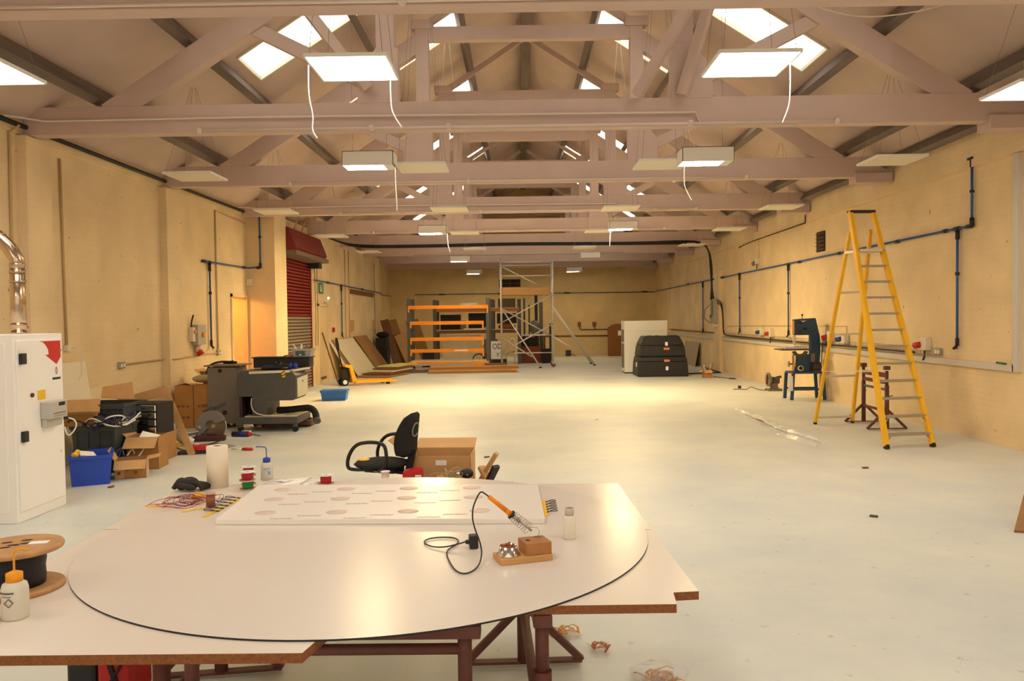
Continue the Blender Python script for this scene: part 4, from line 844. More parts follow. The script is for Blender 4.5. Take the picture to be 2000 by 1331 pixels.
lean([(-5.3, 9.0, 0), (-5.3, 9.9, 0), (-5.47, 9.9, 1.15), (-5.47, 9.0, 1.15)], .01, mat('white_card', (236, 222, 192), .7), 'white_sheet', 'white sheet of card leaning on the wall behind the heap', 'panel')
lean([(-5.2, 8.6, 0), (-5.2, 10.2, 0), (-5.44, 10.2, .8), (-5.44, 8.6, .8)], .01, ply, 'ply_panel', 'pale board leaning on the wall behind the grey crates', 'panel')
carton((-4.85, 8.6, .515), .4, .3, .12, .3, 'torn cardboard tray on top of the grey crates', (1.2, .4, 0, 0))
t = thing('black_flask', 'black cylinder with yellow band standing at the wall end of the heap', 'flask', (-4.98, 10.75, 0))
MB().lathe([(0, 0), (.055, 0), (.055, .2), (.05, .25), (.03, .28), (0, .285)], n=20).build('body', black, t); MB().lathe([(.0552, .16), (.0562, .16), (.0562, .19), (.0552, .19)], n=20).build('band', yellow, t)
# ================================================================ FLOOR TOOLS
t = thing('black_flex', 'black flex with plug trailing over the floor from the heap', 'cable', (-4.6, 10.4, 0))
MB().tube([(-.35, .3, .01), (-.2, .1, .05), (0, -.1, .02), (.2, -.3, .01), (.35, -.5, .01), (.45, -.6, .03), (.6, -.3, .05), (.7, -.1, .08)], .008, smooth=2).build('flex', blackc, t); MB().box((-.25, .1, .03), (.07, .05, .05)).build('plug', black, t, .008)
t = thing('clear_sheet', 'sheet of clear plastic packaging lying under the tools on the floor', 'packaging', (-4.2, 10.1, 0)); m = MB(); m.prism([(-.55, -.15, .002), (.25, -.3, .002), (.5, .15, .002), (.1, .5, .002)], (0, 0, .006)); m.build('film', mat('grey_film', (206, 200, 186), .2, alpha=.6), t)
t = thing('white_bag', 'white plastic bag and packets on the floor by the black flex', 'bag', (-4.52, 10.5, 0)); m = MB().ball((0, 0, .05), .13, 16, sc=(1.3, .7, .42))
for v in m.bm.verts: v.co.z = max(v.co.z+random.uniform(-.012, .012), .002)
m.build('bag', papr, t); MB().box((.05, -.18, .03), (.14, .08, .05), rz=.3).build('yellow_packet', yellow, t, .006); MB().box((.22, -.2, .02), (.16, .09, .04), rz=-.2).build('silver_packet', silv, t, .01)
t = thing('dark_red_case', 'dark red flat tool case on the floor beyond the plastic sheet', 'tool case', (-4.25, 10.75, 0), .2); MB().box((0, 0, .035), (.42, .14, .07)).build('case', mat('maroon', (70, 24, 28), .5), t, .015); MB().rod((-.1, -.05, .1), (.08, -.02, .09), .01).build('handle', black, t)
# large cut-off saw lying on the floor
t = thing('cutoff_saw', 'grey circular saw with big round blade guard and curved handle on the floor', 'circular saw', (-4.3, 10.9, 0), -.05)
gg = mat('guard_grey', (150, 148, 146), .4, .5)
def arc(c, r1, r2, a0, a1, y0, y1, n=24):
    m = MB(); A = [a0+(a1-a0)*k/n for k in range(n+1)]
    P = [(c[0]+r1*math.cos(a), y0, c[1]+r1*math.sin(a)) for a in A]+[(c[0]+r2*math.cos(a), y0, c[1]+r2*math.sin(a)) for a in A[::-1]]
    for k in range(n): m.prism([P[k], P[k+1], P[-2-k], P[-1-k]], (0, y1-y0, 0))
    return m
arc((.03, .2), .2, .07, .35, 3.9, -.05, .02).build('blade_guard', gg, t)
MB().rod((.06, -.0, .19), (.06, .004, .19), .17, n=40).build('blade', mat('blade_steel', (160, 140, 124), .35, .8), t)
MB().rod((.06, -.03, .19), (.06, .02, .19), .03).build('arbor', chrome, t)
MB().tube([(.22, -.01, .26), (.24, -.01, .2), (.23, -.01, .12), (.17, -.01, .04)], .008, smooth=1).build('lower_guard', chrome, t)
MB().bar((-.08, 0, .36), (.04, .05, .42), .08, .08).bar((.0, .1, .4), (.17, .15, .48), .06, .05).build('motor', mat('motor_dark', (62, 64, 62), .5), t)
MB().rod((-.15, 0, .02), (-.13, 0, .14), .06, .05).ball((-.14, -.02, .16), .05).build('gear_case', gg, t)
MB().tube([(-.14, -.02, .12), (-.2, -.1, .1), (-.3, -.2, .1), (-.38, -.25, .12)], .03, 10, smooth=2).build('arm', gg, t)
t = thing('jigsaw', 'red and black power tool with curved grey handle on the floor', 'power tool', (-4.02, 9.72, 0), .2)
MB().box((0, 0, .02), (.4, .14, .03), rz=.05).build('sole_plate', black, t, .006); MB().box((.04, 0, .07), (.22, .1, .07)).build('body', red, t, .012); MB().rod((.15, 0, .06), (.26, 0, .07), .045).build('motor', black, t)
MB().tube([(-.06, 0, .08), (-.1, .02, .12), (-.2, .1, .16), (-.28, .25, .22), (-.36, .4, .3), (-.32, .5, .32), (-.26, .48, .26)], .032, 12, smooth=2).build('handle', gg, t)
t = thing('red_grip', 'small red handled tool on the floor right of the tall paper roll', 'tool', (-3.5, 9.9, .02)); MB().rod((-.14, 0, 0), (.0, 0, 0), .008).build('shaft', chrome, t); MB().rod((0, 0, 0), (.13, -.01, .0), .019).build('grip', red, t)
t = thing('blue_clamp', 'dark blue and red tool on a sheet of paper near the grey trolley', 'tool', (-3.92, 11.05, 0), -.1)
MB().box((0, -.03, .003), (.36, .16, .004), rz=.1).build('paper_sheet', papr, t); MB().rod((-.13, 0, .045), (.1, 0, .045), .038).build('body', mat('navy_plastic', (30, 28, 90), .5), t); MB().rod((.1, 0, .045), (.14, 0, .045), .03).build('collar', red, t); MB().rod((.14, 0, .045), (.27, .02, .02), .008).build('bit', dgrey, t)
MB().box((.05, .06, .07), (.12, .05, .03)).build('white_part', white_p, t)
# ================================================================ CARTONS BY THE LEFT WALL
cb = mat('brown_carton', (174, 122, 62), .85, noise=.08, nscale=6)
for k, (x, y, w, d, h) in enumerate(((-5.24, 12.62, .18, .4, .62), (-5.135, 12.2, .28, .34, .66), (-4.82, 12.2, .33, .34, .66))):
    c1 = carton((x, y, 0), w, d, h, 0, ('narrow dark side carton against the left wall, leftmost of three', 'tall brown carton with split top flap, middle of the three by the wall', 'brown carton printed nom, right of the three by the wall')[k], open_=False, m_=cb, group='tall brown cartons by the left wall')
    if k:
        for z in (.17, .34): 
            for q in range(3): MB().box((-.08+q*.07, -d/2-.001, z), (.045, .002, .035)).build('printed_mark', woodd, c1)
    if k == 2: text('nom', .12, (.06, -d/2-.002, .36), (PI/2, 0, 0), woodd, c1)
    if k == 1: MB().prism([(-.12, -.17, .66), (.0, -.1, .69), (.12, -.17, .66), (.12, .1, .665), (-.12, .1, .665)], (0, 0, .004)).build('flap', cardl, c1)
carton((-4.85, 12.9, .0), .5, .4, .72, 0, 'larger open carton with scraps of foam behind the brown cartons', (.9, .3, .8, 0))
one(MB().ball((-4.98, 12.45, .73), .12, sc=(1.6, 1, .55)), 'foam_scrap', mat('pale_green_foam', (190, 182, 130), .9), 'pale green packing foam on top of the brown cartons', 'foam')
# ================================================================ GREY MACHINES
t = thing('grey_pedestal', 'grey sheet metal pedestal cabinet left of the trolley machine', 'cabinet', (-4.5, 12.2, 0))
MB().prism([(-.27, -.2, .07), (.25, -.2, .07), (.25, -.2, .62), (.17, -.2, .93), (-.25, -.2, .93)], (0, .5, 0)).build('body', mgrey, t, .006)
MB().box((-.02, .05, .955), (.56, .56, .02)).build('top_plate', mgrey, t, .003)
MB().rod((.0, -.21, .24), (.0, -.2, .24), .035).build('cable_hole', darkvoid, t); MB().rod((-.06, -.21, .88), (-.06, -.2, .88), .03).build('upper_hole', darkvoid, t)
MB().box((.235, .0, .8), (.1, .3, .1), rot=(0, .5, 0)).build('control_panel', mat('panel_grey', (138, 128, 112), .4), t, .006)
for k, (a, b) in enumerate(((-.2, -.1), (.02, -.14), (.2, -.1), (0, .2))): MB().rod((a, b-.012, .035), (a, b+.012, .035), .035).build('caster', rubber, t)
for zz in (.25, .65): MB().box((.27, -.19, zz), (.03, .03, .05)).build('hinge', black, t)
t2 = thing('black_flex', 'coiled black cable lying on top of the grey pedestal', 'cable', (-4.5, 12.2, .967)); MB().tube([(-.27, -.2, -.12), (-.24, -.15, .0), (-.1, -.1, .05), (.1, -.1, .04), (.16, -.05, .03), (.05, 0, .02), (-.08, 0, .02), (-.02, -.08, .03), (.1, -.06, .05)], .016, 8, smooth=2).build('cable', blackc, t2)
t = thing('machine_trolley', 'dark grey machine with white tray and hazard tape on a wheeled trolley', 'machine', (-3.68, 11.75, 0))
MB().span((-.48, -.23, .12), (.42, .5, .22)).build('trolley_deck', dgrey, t, .006)
MB().span((-.36, -.2, .22), (.40, .47, .235)).build('ply_deck', ply, t)
for a, b in ((-.42, -.2), (.38, -.2), (.42, .46), (-.42, .46)):
    c_ = MB().rod((a, b-.018, .045), (a, b+.018, .045), .045).build('caster', rubber, t); MB().box((a, b, .1), (.05, .05, .05)).build('fork', dgrey, c_)
MB().prism([(-.46, -.2, .52), (-.25, -.2, .52), (-.25, -.2, .235), (-.03, -.2, .235), (-.03, -.2, .46), (.35, -.2, .46), (.4, -.2, .5), (.4, -.2, .82), (.33, -.2, .9), (-.4, -.2, .9), (-.46, -.2, .86)], (0, .62, 0)).build('body', dgrey, t, .006)
MB().span((-.46, .3, .235), (-.2, .42, .52)).build('rear_leg', dgrey, t)
MB().span((-.44, -.19, .235), (-.40, .2, .52)).build('side_shield', mat('dark_brown_metal', (54, 38, 32), .5), t)
MB().prism([(-.28, -.215, .855), (.3, -.215, .87), (.3, -.215, .905), (-.28, -.215, .89)], (0, .02, 0)).build('front_lip', cream_p, t)
MB().bar((.3, -.2, .888), (.44, .4, .9), .035, .03, up=(0, 0, 1)).build('side_lip', cream_p, t)
MB().prism([(.402, -.15, .5), (.402, .4, .5), (.402, .4, .8), (.402, -.15, .78)], (.012, 0, 0)).build('cream_cover', cream_p, t, .003)
MB().box((.416, .12, .72), (.004, .03, .03)).build('catch', black, t)
h = MB().span((.2, -.221, .8), (.25, -.2155, .9)).build('hazard_tape', yellow, t); h['label'] = 'yellow and black hazard tape'
for k in range(2): MB().prism([(.2, -.2225, .81+k*.045), (.2, -.2225, .825+k*.045), (.25, -.2225, .855+k*.045), (.25, -.2225, .84+k*.045)], (0, .002, 0)).build('stripe', black, h)
MB().tube([(-.25, -.21, .5), (-.26, -.22, .4), (-.22, -.23, .3), (-.1, -.22, .245), (.1, -.2, .243), (.2, -.1, .243)], .007, smooth=2).build('white_hose', cream_p, t)
MB().tube([(-.32, .0, .5), (-.33, .0, .35), (-.3, -.05, .275)], .045, 14, smooth=1).build('dust_hose', rubber, t)
MB().rod((-.41, .15, .3), (-.3, .15, .5), .03).build('inner_pipe', steel, t)
t2 = thing('black_hose', 'fat black hose lying across the trolley deck and over its end', 'hose', (-3.5, 11.75, .236)); MB().tube([(-.15, .1, .052), (.0, .1, .052), (.2, .12, .07), (.36, .05, .09), (.46, -.05, .03), (.5, -.15, -.06)], .05, 14, smooth=2).build('hose', rubber, t2); MB().tube([(.5, -.15, -.06), (.515, -.18, -.10)], .058, 14).build('collar', dgrey, t2)
t2 = thing('machine_parts', 'black sheet metal parts and brackets heaped on the trolley machine', 'machine parts', (-3.6, 11.85, .905))
MB().box((-.05, 0, .04), (.4, .3, .05), rot=(.0, -.06, .1)).build('plate', black, t2, .01); MB().bar((.05, -.15, .12), (.22, -.15, .01), .03, .02).bar((.05, -.15, .12), (-.1, -.1, .03), .03, .02).build('bracket', darkvoid, t2)
MB().box((.0, -.05, .09), (.08, .06, .03)).build('block', chrome, t2, .006)
for q in (.18, .25): MB().ball((q, -.08, .05), .045).build('blue_knob', mat('royal_blue', (20, 40, 150), .4), t2)
t2 = thing('black_tray', 'long black tray standing on the rear of the trolley machine', 'tray', (-3.65, 12.22, .9)); MB().box((.0, .0, .085), (.86, .26, .15)).build('tray', black, t2, .01); MB().box((0, 0, .165), (.9, .3, .015)).build('rim', black, t2)
MB().tube([(.0, 0, .18), (.1, -.03, .2), (.2, .03, .19)], .008, smooth=1).build('red_wire', rw, t2)
t2 = thing('parts_bin', 'white and grey plastic bin of offcuts on top of the black tray', 'bin', (-3.34, 12.22, 1.073)); MB().tub(.26, .2, .12, 1.1).build('bin', mat('bin_grey', (170, 166, 158), .5), t2); MB().span((-.09, -.118, .02), (.05, -.108, .09)).build('front_window', mat('bin_blue', (70, 92, 100), .4), t2); MB().box((-.02, -.12, .03), (.03, .004, .02)).build('tag', papr, t2)
for a, b in ((-.06, -.1), (0, .05), (.05, .08), (-.03, .0)): MB().bar((a, 0, .04), (a+b, .0, .19), .03, .004).build('offcut', papr if a < 0 else dgrey, t2)
t = thing('low_dolly', 'low brown wooden dolly on the floor under the trolley', 'dolly', (-3.65, 12.3, 0)); MB().span((-.4, -.25, .03), (.45, .1, .1)).build('deck', woodd, t); 
for a, b in ((-.3, -.2), (.35, -.2), (-.3, .05), (.35, .05)): MB().rod((a, b-.01, .02), (a, b+.01, .02), .02).build('wheel', rubber, t)
# blue crate on the floor
t = thing('blue_crate', 'light blue lidded crate alone on the floor before the shutter', 'crate', (-3.78, 16.1, 0), .08); MB().tub(.46, .34, .2, 1.1).build('crate', blueb, t); MB().box((0, 0, .205), (.54, .4, .012)).box((0, -.2, .2), (.54, .01, .03)).build('lid', blueb, t, .003)
# ================================================================ OFFICE CHAIR AND BOX BEHIND THE TABLE
t = thing('office_chair', 'black swivel office chair with loop arms behind the work table', 'chair', (-1.14, 6.55, 0), -.32)
# chair faces local -X
m = MB()
for k in range(5):
    a = 2*PI*k/5+.3; m.bar((0, 0, .11), (.27*math.cos(a), .27*math.sin(a), .075), .045, .03)
m.rod((0, 0, .06), (0, 0, .14), .04); m.build('star_base', black, t)
for k in range(5):
    a = 2*PI*k/5+.3; c_ = Vector((.27*math.cos(a), .27*math.sin(a), .028)); MB().rod(c_-Vector((0, .02, 0)), c_+Vector((0, .02, 0)), .028).build('caster', rubber, t)
MB().rod((0, 0, .12), (0, 0, .38), .022).build('gas_column', black, t); MB().span((-.13, -.1, .365), (.14, .1, .40)).bar((.1, 0, .37), (.26, 0, .36), .07, .03).bar((-.1, .12, .385), (-.24, .17, .36), .015, .015).build('mechanism', black, t, .005)
m = MB(); m.ball((-.02, 0, .43), .235, 28, sc=(.98, .98, .17)); m.build('seat', fabric, t)
MB().ball((-.16, -.05, .462), .06, 12, sc=(1, .9, .12)).build('worn_foam', yellow, t)['label'] = 'worn seat corner showing yellow foam'
MB().bar((.22, 0, .36), (.27, 0, .56), .06, .012).build('back_stem', black, t)
n = 12; b = MB(); pr = []
for k in range(n+1):
    v = k/n; z = .50+.36*v; w = .21*(1-.75*abs(v-.42)**2.2*2); x = .235+.055*v*v-.0; th = .035*(1-.5*v)
    pr.append((z, max(w*(1 if 0 < k < n else .55), .06), x, th if 0 < k < n else .006))
rings = []
for z, w, x, th in pr:
    R_ = []
    for q in range(20):
        a = 2*PI*q/20; R_.append(b.bm.verts.new((x+th*math.cos(a)-.05*(math.sin(a)*w/.21)**2*.8, w*math.sin(a), z)))
    rings.append(R_)
for A, B2 in zip(rings, rings[1:]):
    for q in range(20): b._f([A[q], A[(q+1) % 20], B2[(q+1) % 20], B2[q]], 0, True)
b._f(rings[0][::-1]); b._f(rings[-1]); b.build('backrest', fabric, t)
m = MB(); P = []
for k in range(15): a = .7+k*(2*PI-1.4)/14; P.append((.315+.003*math.sin(a), .055*math.cos(a)+.0, .72+.055*math.sin(a)))
m.tube([(p[0]-.02+(p[2]-.72)*.12, p[1], p[2]) for p in P], .006, 6); m.build('painted_letter', mat('grey_letter', (150, 140, 134), .8), t)
for s in (-1, 1):
    y = s*.25
    MB().tube([(-.02, y*.6, .405), (-.16, y*.95, .41), (-.2, y, .43), (-.19, y, .52), (-.12, y, .62), (.0, y, .645), (.11, y, .64), (.15, y, .61), (.16, y, .5), (.13, y, .425), (.06, y*.9, .405), (0, y*.6, .4)], .015, 12, smooth=2).build('armrest', mat('gloss_black', (20, 18, 22), .25), t)
c1 = carton((-.67, 6.72, 0), .52, .42, .49, -.03, 'large open cardboard box on the floor behind the work table', (0, 1.3, .9, 0), m_=cardl)
MB().span((-.03, -.216, .415), (.06, -.2115, .455)).build('address_label', papr, c1)
t = thing('red_bag', 'glossy red bag standing in front of the large cardboard box', 'bag', (-.86, 6.32, 0)); MB().hexa([(-.1, -.06, 0), (.1, -.06, 0), (.1, .06, 0), (-.1, .06, 0)], [(-.09, -.03, .40), (.07, -.04, .44), (.07, .02, .44), (-.08, .03, .42)]).build('bag', mat('gloss_red', (196, 24, 30), .3), t, .01); MB().box((.04, -.052, .37), (.05, .006, .025)).build('printed_mark', papr, t)
one(MB().span((-1.2, 6.1, 0), (-.9, 6.3, .355)), 'red_case', mat('red_case', (200, 40, 50), .4), 'flat red case on the floor beside the office chair', 'case', bev=.01)
t = thing('white_reel', 'white reel standing on the flat red case by the chair', 'spool', (-1.07, 6.2, .357)); MB().lathe([(0, 0), (.035, 0), (.035, .004), (.03, .006), (.03, .065), (.038, .068), (.038, .074), (.01, .074), (.01, .06), (0, .06)], n=22).build('reel', white_p, t)
one(MB().span((-.68, 6.1, 0), (-.38, 6.4, .355)), 'low_carton', card, 'low carton holding a heap of wire offcuts behind the table', 'box', bev=.004)
random.seed(21); m = MB()
for k in range(70):
    p = Vector((-.55+random.gauss(0, .07), 6.25+random.gauss(0, .05), .36+abs(random.gauss(0, .03)))); d_ = Vector((random.uniform(-1, 1), random.uniform(-1, 1), random.uniform(-.3, .5)))*.05
    m.tube([p-d_, p+Vector((0, 0, .012)), p+d_], .0022, 5)
tag(m.build('wire_offcuts', mat('straw_wire', (190, 176, 130), .5), None), 'heap of pale wire offcuts in the low carton behind the table', 'wire', kind='stuff')
t = thing('black_headset', 'black rounded tool lying on the wire offcuts behind the table', 'tool', (-.43, 6.22, .357)); MB().ball((0, 0, .045), .05, sc=(1.1, .8, .8)).build('body', black, t); MB().rod((-.09, 0, .04), (-.04, 0, .045), .012).build('nozzle', chrome, t)
for k, (a, b_, mm, lb) in enumerate((((-.36, 6.5, .25), (-.2, 6.45, .52), wood, 'upper pale timber offcut leaning right of the large cardboard box'), ((-.38, 6.55, .05), (-.2, 6.3, .44), black, 'black offcut leaning right of the large cardboard box'), ((-.33, 6.5, .4), (-.1, 6.2, .02), wood, 'pale timber offcut sloping down to the right of the cardboard box'))):
    one(MB().bar(a, b_, .06, .03), 'offcut', mm, lb, 'offcut')
t = thing('dark_mat', 'dark folded fabric on the floor just past the table edge', 'fabric', (-.2, 6.15, 0)); MB().box((0, 0, .165), (.34, .25, .33)).build('cloth', fabric, t, .04)
# ================================================================ YELLOW LADDER
t = thing('platform_stepladder', 'tall yellow fibreglass platform stepladder standing open on the right', 'ladder', (4.65, 10.6, 0))
TOPZ, TOPY = 3.0, 10.82
fl, fr_, tl, tr = Vector((4.36, 9.46, 0)), Vector((4.965, 9.57, 0)), Vector((4.49, TOPY, TOPZ)), Vector((4.80, TOPY+.02, TOPZ))
bl, brr, hl, hr = Vector((4.335, 11.7, 0)), Vector((4.925, 11.8, 0)), Vector((4.52, 10.9, 2.74)), Vector((4.80, 10.9, 2.76))
for a, b in ((fl, tl), (fr_, tr)):
    W_(t).bar(a+(b-a)*.012, b, .048, .085, up=(0, 1, 0)).build('front_stile', yellow_l, t, .004); W_(t).bar(a, a+(b-a)*.014, .035, .09, up=(0, 1, 0)).build('foot', rubber, t)
for a, b in ((bl, hl), (brr, hr)):
    W_(t).bar(a+(b-a)*.012, b, .04, .055, up=(0, 1, 0)).build('rear_stile', yellow_l, t, .004); W_(t).bar(a, a+(b-a)*.014, .032, .06, up=(0, 1, 0)).build('foot', rubber, t)
for k in range(12):
    z = .16+.2085*k; u = z/TOPZ; a, b = fl+(tl-fl)*u, fr_+(tr-fr_)*u
    W_(t).bar(a, b, .085 if k < 11 else .1, .028, up=(0, 0, 1)).build('tread', mat('worn_tread', (172, 160, 138), .5, .4), t, .003)
W_(t).hexa([Vector((4.5, 10.52, 2.44)), Vector((4.8, 10.54, 2.44)), Vector((4.83, 10.97, 2.44)), Vector((4.47, 10.95, 2.44))], [Vector((4.5, 10.52, 2.475)), Vector((4.8, 10.54, 2.475)), Vector((4.83, 10.97, 2.475)), Vector((4.47, 10.95, 2.475))]).build('platform', alu, t)
W_(t).bar(tl+Vector((-.02, 0, 0)), tr+Vector((.02, 0, 0)), .11, .035, up=(0, 0, 1)).build('top_cap', black, t, .006)
for z in (.1, .72, 1.33, 1.92):
    u = z/2.75; W_(t).bar(bl+(hl-bl)*u, brr+(hr-brr)*u, .03, .03).build('rear_bar', alu, t)
for a, b, c_, d_ in ((fl, tl, bl, hl), (fr_, tr, brr, hr)):
    W_(t).bar(a+(b-a)*.3, c_+(d_-c_)*.29, .028, .01, up=(0, 0, 1)).build('spreader', alu, t)
    for z in (.16, .365): u = z/TOPZ; p = a+(b-a)*u; s = 1 if a is fl else -1; W_(t).bar(p+Vector((s*.08, 0, 0)), a+(b-a)*(u-.035), .015, .008).build('tread_brace', alu, t)
# ================================================================ BAND SAW AND STAND
t = thing('band_saw', 'blue upright band saw on an angle iron stand against the right wall', 'band saw', (5.46, 15.2, 0))
W_(t).prism([(5.2, 15.05, 1.23), (5.51, 15.05, 1.23), (5.51, 15.05, .62), (5.22, 15.05, .62), (5.2, 15.05, .545), (5.66, 15.05, .545), (5.69, 15.05, .9), (5.68, 15.05, 1.2), (5.60, 15.05, 1.55), (5.2, 15.05, 1.53)][::-1], (0, .14, 0)).build('frame', bluep, t, .012)
W_(t).span((5.19, 15.06, .56), (5.2, 15.17, .86)).build('edge_strip', mat('tan_edge', (196, 126, 62), .6), t)
W_(t).span((5.19, 15.06, 1.25), (5.2, 15.17, 1.5)).build('edge_strip', MATS['tan_edge'], t)
W_(t).prism([(5.2, 15.04, .545), (5.56, 15.04, .545), (5.56, 15.04, .87), (5.22, 15.04, .87)], (0, .02, 0)).build('lower_door', bluep, t, .006)
W_(t).span((4.92, 14.95, .945), (5.52, 15.4, .97)).build('table', dgrey, t, .004)
W_(t).span((5.0, 15.0, .97), (5.2, 15.06, 1.01)).span((5.2, 15.02, .97), (5.44, 15.1, 1.03)).build('fence', alu, t, .004)
m = W_(t)
for k in range(10): a, b = PI+.15+k*(PI-.3)/10, PI+.15+(k+1)*(PI-.3)/10; c_ = (5.29, .94); m.prism([(c_[0]+r*math.cos(q), 15.0, c_[1]+r*.8*math.sin(q)) for r, q in ((.085, a), (.085, b), (.15, b), (.15, a))], (0, .05, 0))
m.build('trunnion', dgrey, t)
W_(t).span((5.2, 15.1, 1.04), (5.235, 15.16, 1.24)).build('blade_guide', alu, t); W_(t).span((5.215, 15.12, .97), (5.219, 15.14, 1.05)).build('blade', chrome, t)
W_(t).rod((5.36, 15.1, 1.54), (5.36, 15.1, 1.6), .006).ball((5.36, 15.1, 1.61), .02).build('tension_knob', black, t)
for x, z in ((5.29, 1.3), (5.4, 1.35), (5.3, 1.46)): W_(t).rod((x, 15.05, z), (x, 15.02, z), .022).build('door_knob', black, t)
W_(t).prism([(5.31, 15.045, 1.505), (5.36, 15.045, 1.475), (5.42, 15.045, 1.51), (5.36, 15.045, 1.50)], (0, .004, 0)).build('maker_emblem', cream_p, t)
W_(t).rod((5.12, 15.14, .68), (5.19, 15.14, .68), .012).tube([(5.12, 15.14+.05*math.cos(q), .68+.05*math.sin(q)) for q in (2*PI*k/14 for k in range(14))], .007, 6, True).build('handwheel', black, t)
W_(t).rod((5.28, 14.95, .61), (5.30, 15.05, .60), .05).build('dust_port', cream_p, t); W_(t).rod((5.279, 14.945, .61), (5.28, 14.955, .61), .036).build('port_mouth', darkvoid, t)
W_(t).rod((5.5, 14.98, .64), (5.66, 14.98, .64), .075).box((5.58, 14.98, .56), (.14, .12, .04)).build('motor', mat('motor_brown', (62, 44, 36), .5), t, .006)
W_(t).span((5.5, 15.02, .72), (5.57, 15.05, .88)).build('switch_box', mgrey, t)
W_(t).span((5.14, 14.98, .50), (5.74, 15.42, .535)).build('stand_top', mat('stand_blue', (44, 74, 112), .5), t, .004)
for a, b in ((5.16, 15.0), (5.72, 15.0), (5.16, 15.4), (5.72, 15.4)):
    s = -1 if a < 5.4 else 1; o_ = W_(t).prism([(a+s*.03-.03, b, .0), (a+s*.03+.03, b, .0), (a+.03, b, .5), (a-.03, b, .5)], (0, .03, 0)).build('leg', MATS['stand_blue'], t, .002)
for yy in (15.02, 15.4): W_(t).bar((5.15, yy, .2), (5.73, yy, .2), .02, .035).build('stretcher', MATS['stand_blue'], t)
W_(t).box((5.1, 14.99, .32), (.09, .004, .28)).build('instruction_sheet', papr, t)
# disc sander on the floor
t = thing('bench_sander', 'grey bench disc sander on the floor left of the band saw', 'sander', (5.42, 17.0, 0))
MB().box((0, 0, .02), (.3, .24, .04)).build('base', mgrey, t, .006); MB().rod((-.14, -.03, .24), (-.1, -.03, .24), .15, n=32).rod((-.1, -.03, .24), (-.06, -.03, .24), .12, .08).build('disc_housing', mgrey, t); MB().rod((-.06, -.03, .22), (.1, -.03, .22), .075).build('motor', dgrey, t)
MB().hexa([(-.07, -.08, .04), (.08, -.08, .04), (.08, .04, .04), (-.07, .04, .04)], [(-.05, -.06, .16), (.07, -.06, .16), (.07, .02, .16), (-.05, .02, .16)]).build('pedestal', mgrey, t); MB().bar((.05, -.03, .28), (.15, -.05, .3), .06, .05).build('guard', dgrey, t); MB().bar((-.16, -.04, .14), (-.16, -.1, .34), .03, .02).build('work_rest', rust, t)
wallpipe([(5.3, 16.9, .012), (5.15, 17.1, .012), (5.02, 17.3, .06), (4.9, 17.2, .012), (4.75, 17.3, .012), (4.62, 17.2, .02)], .008, rust, 'sander_flex', 'dark flex with plug on the floor left of the bench sander', 'cable')
one(MB().box((4.86, 17.6, .03), (.06, .07, .06)), 'mains_plug', black, 'black mains plug lying at the end of the sander flex', 'plug', bev=.01)
# plastic tubes in clear film
t = thing('white_tubes', 'two long white plastic tubes in torn clear film lying on the floor', 'tube', (3.7, 11.4, 0))
W_(t).rod((3.66, 13.2, .03), (3.62, 11.0, .03), .018).build('tube', white_p, t); W_(t).rod((3.70, 12.8, .025), (3.70, 10.9, .025), .02).build('tube', cream_p, t); W_(t).rod((3.62, 11.05, .03), (3.76, 10.0, .03), .017).build('tube', white_p, t)
random.seed(4); m = W_(t); G = []
for i in range(34):
    u = i/33; cx = 3.62+.1*math.sin(u*5)*u+.14*max(0, u-.7)/.3; cy = 13.25-3.6*u; row = []
    wv = .06+.05*math.sin(u*9)**2+.1*(u > .5)*math.sin((u-.5)*2*PI)**2+.02
    for j in range(9): v = j/8-.5; row.append(m.bm.verts.new((cx+v*2*wv, cy+random.uniform(-.03, .03), .012+.08*math.cos(v*PI)*random.uniform(.3, 1))))
    G.append(row)
for i in range(33):
    for j in range(8): m._f([G[i][j], G[i+1][j], G[i+1][j+1], G[i][j+1]])
m.build('clear_film', glass, t, fix=False)
W_(t).box((3.55, 11.75, .06), (.12, .1, .004), rot=(.2, .3, .2)).build('printed_label', mat('brown_label', (170, 110, 80), .6), t)
# right edge leaning board
lean([(3.61, 5.82, 0), (4.6, 5.5, 0), (5.3, 6.3, .5), (4.35, 6.7, .5)], .02, brownb, 'leaning_board', 'orange brown board corner cut by the right edge of the photo', 'board')
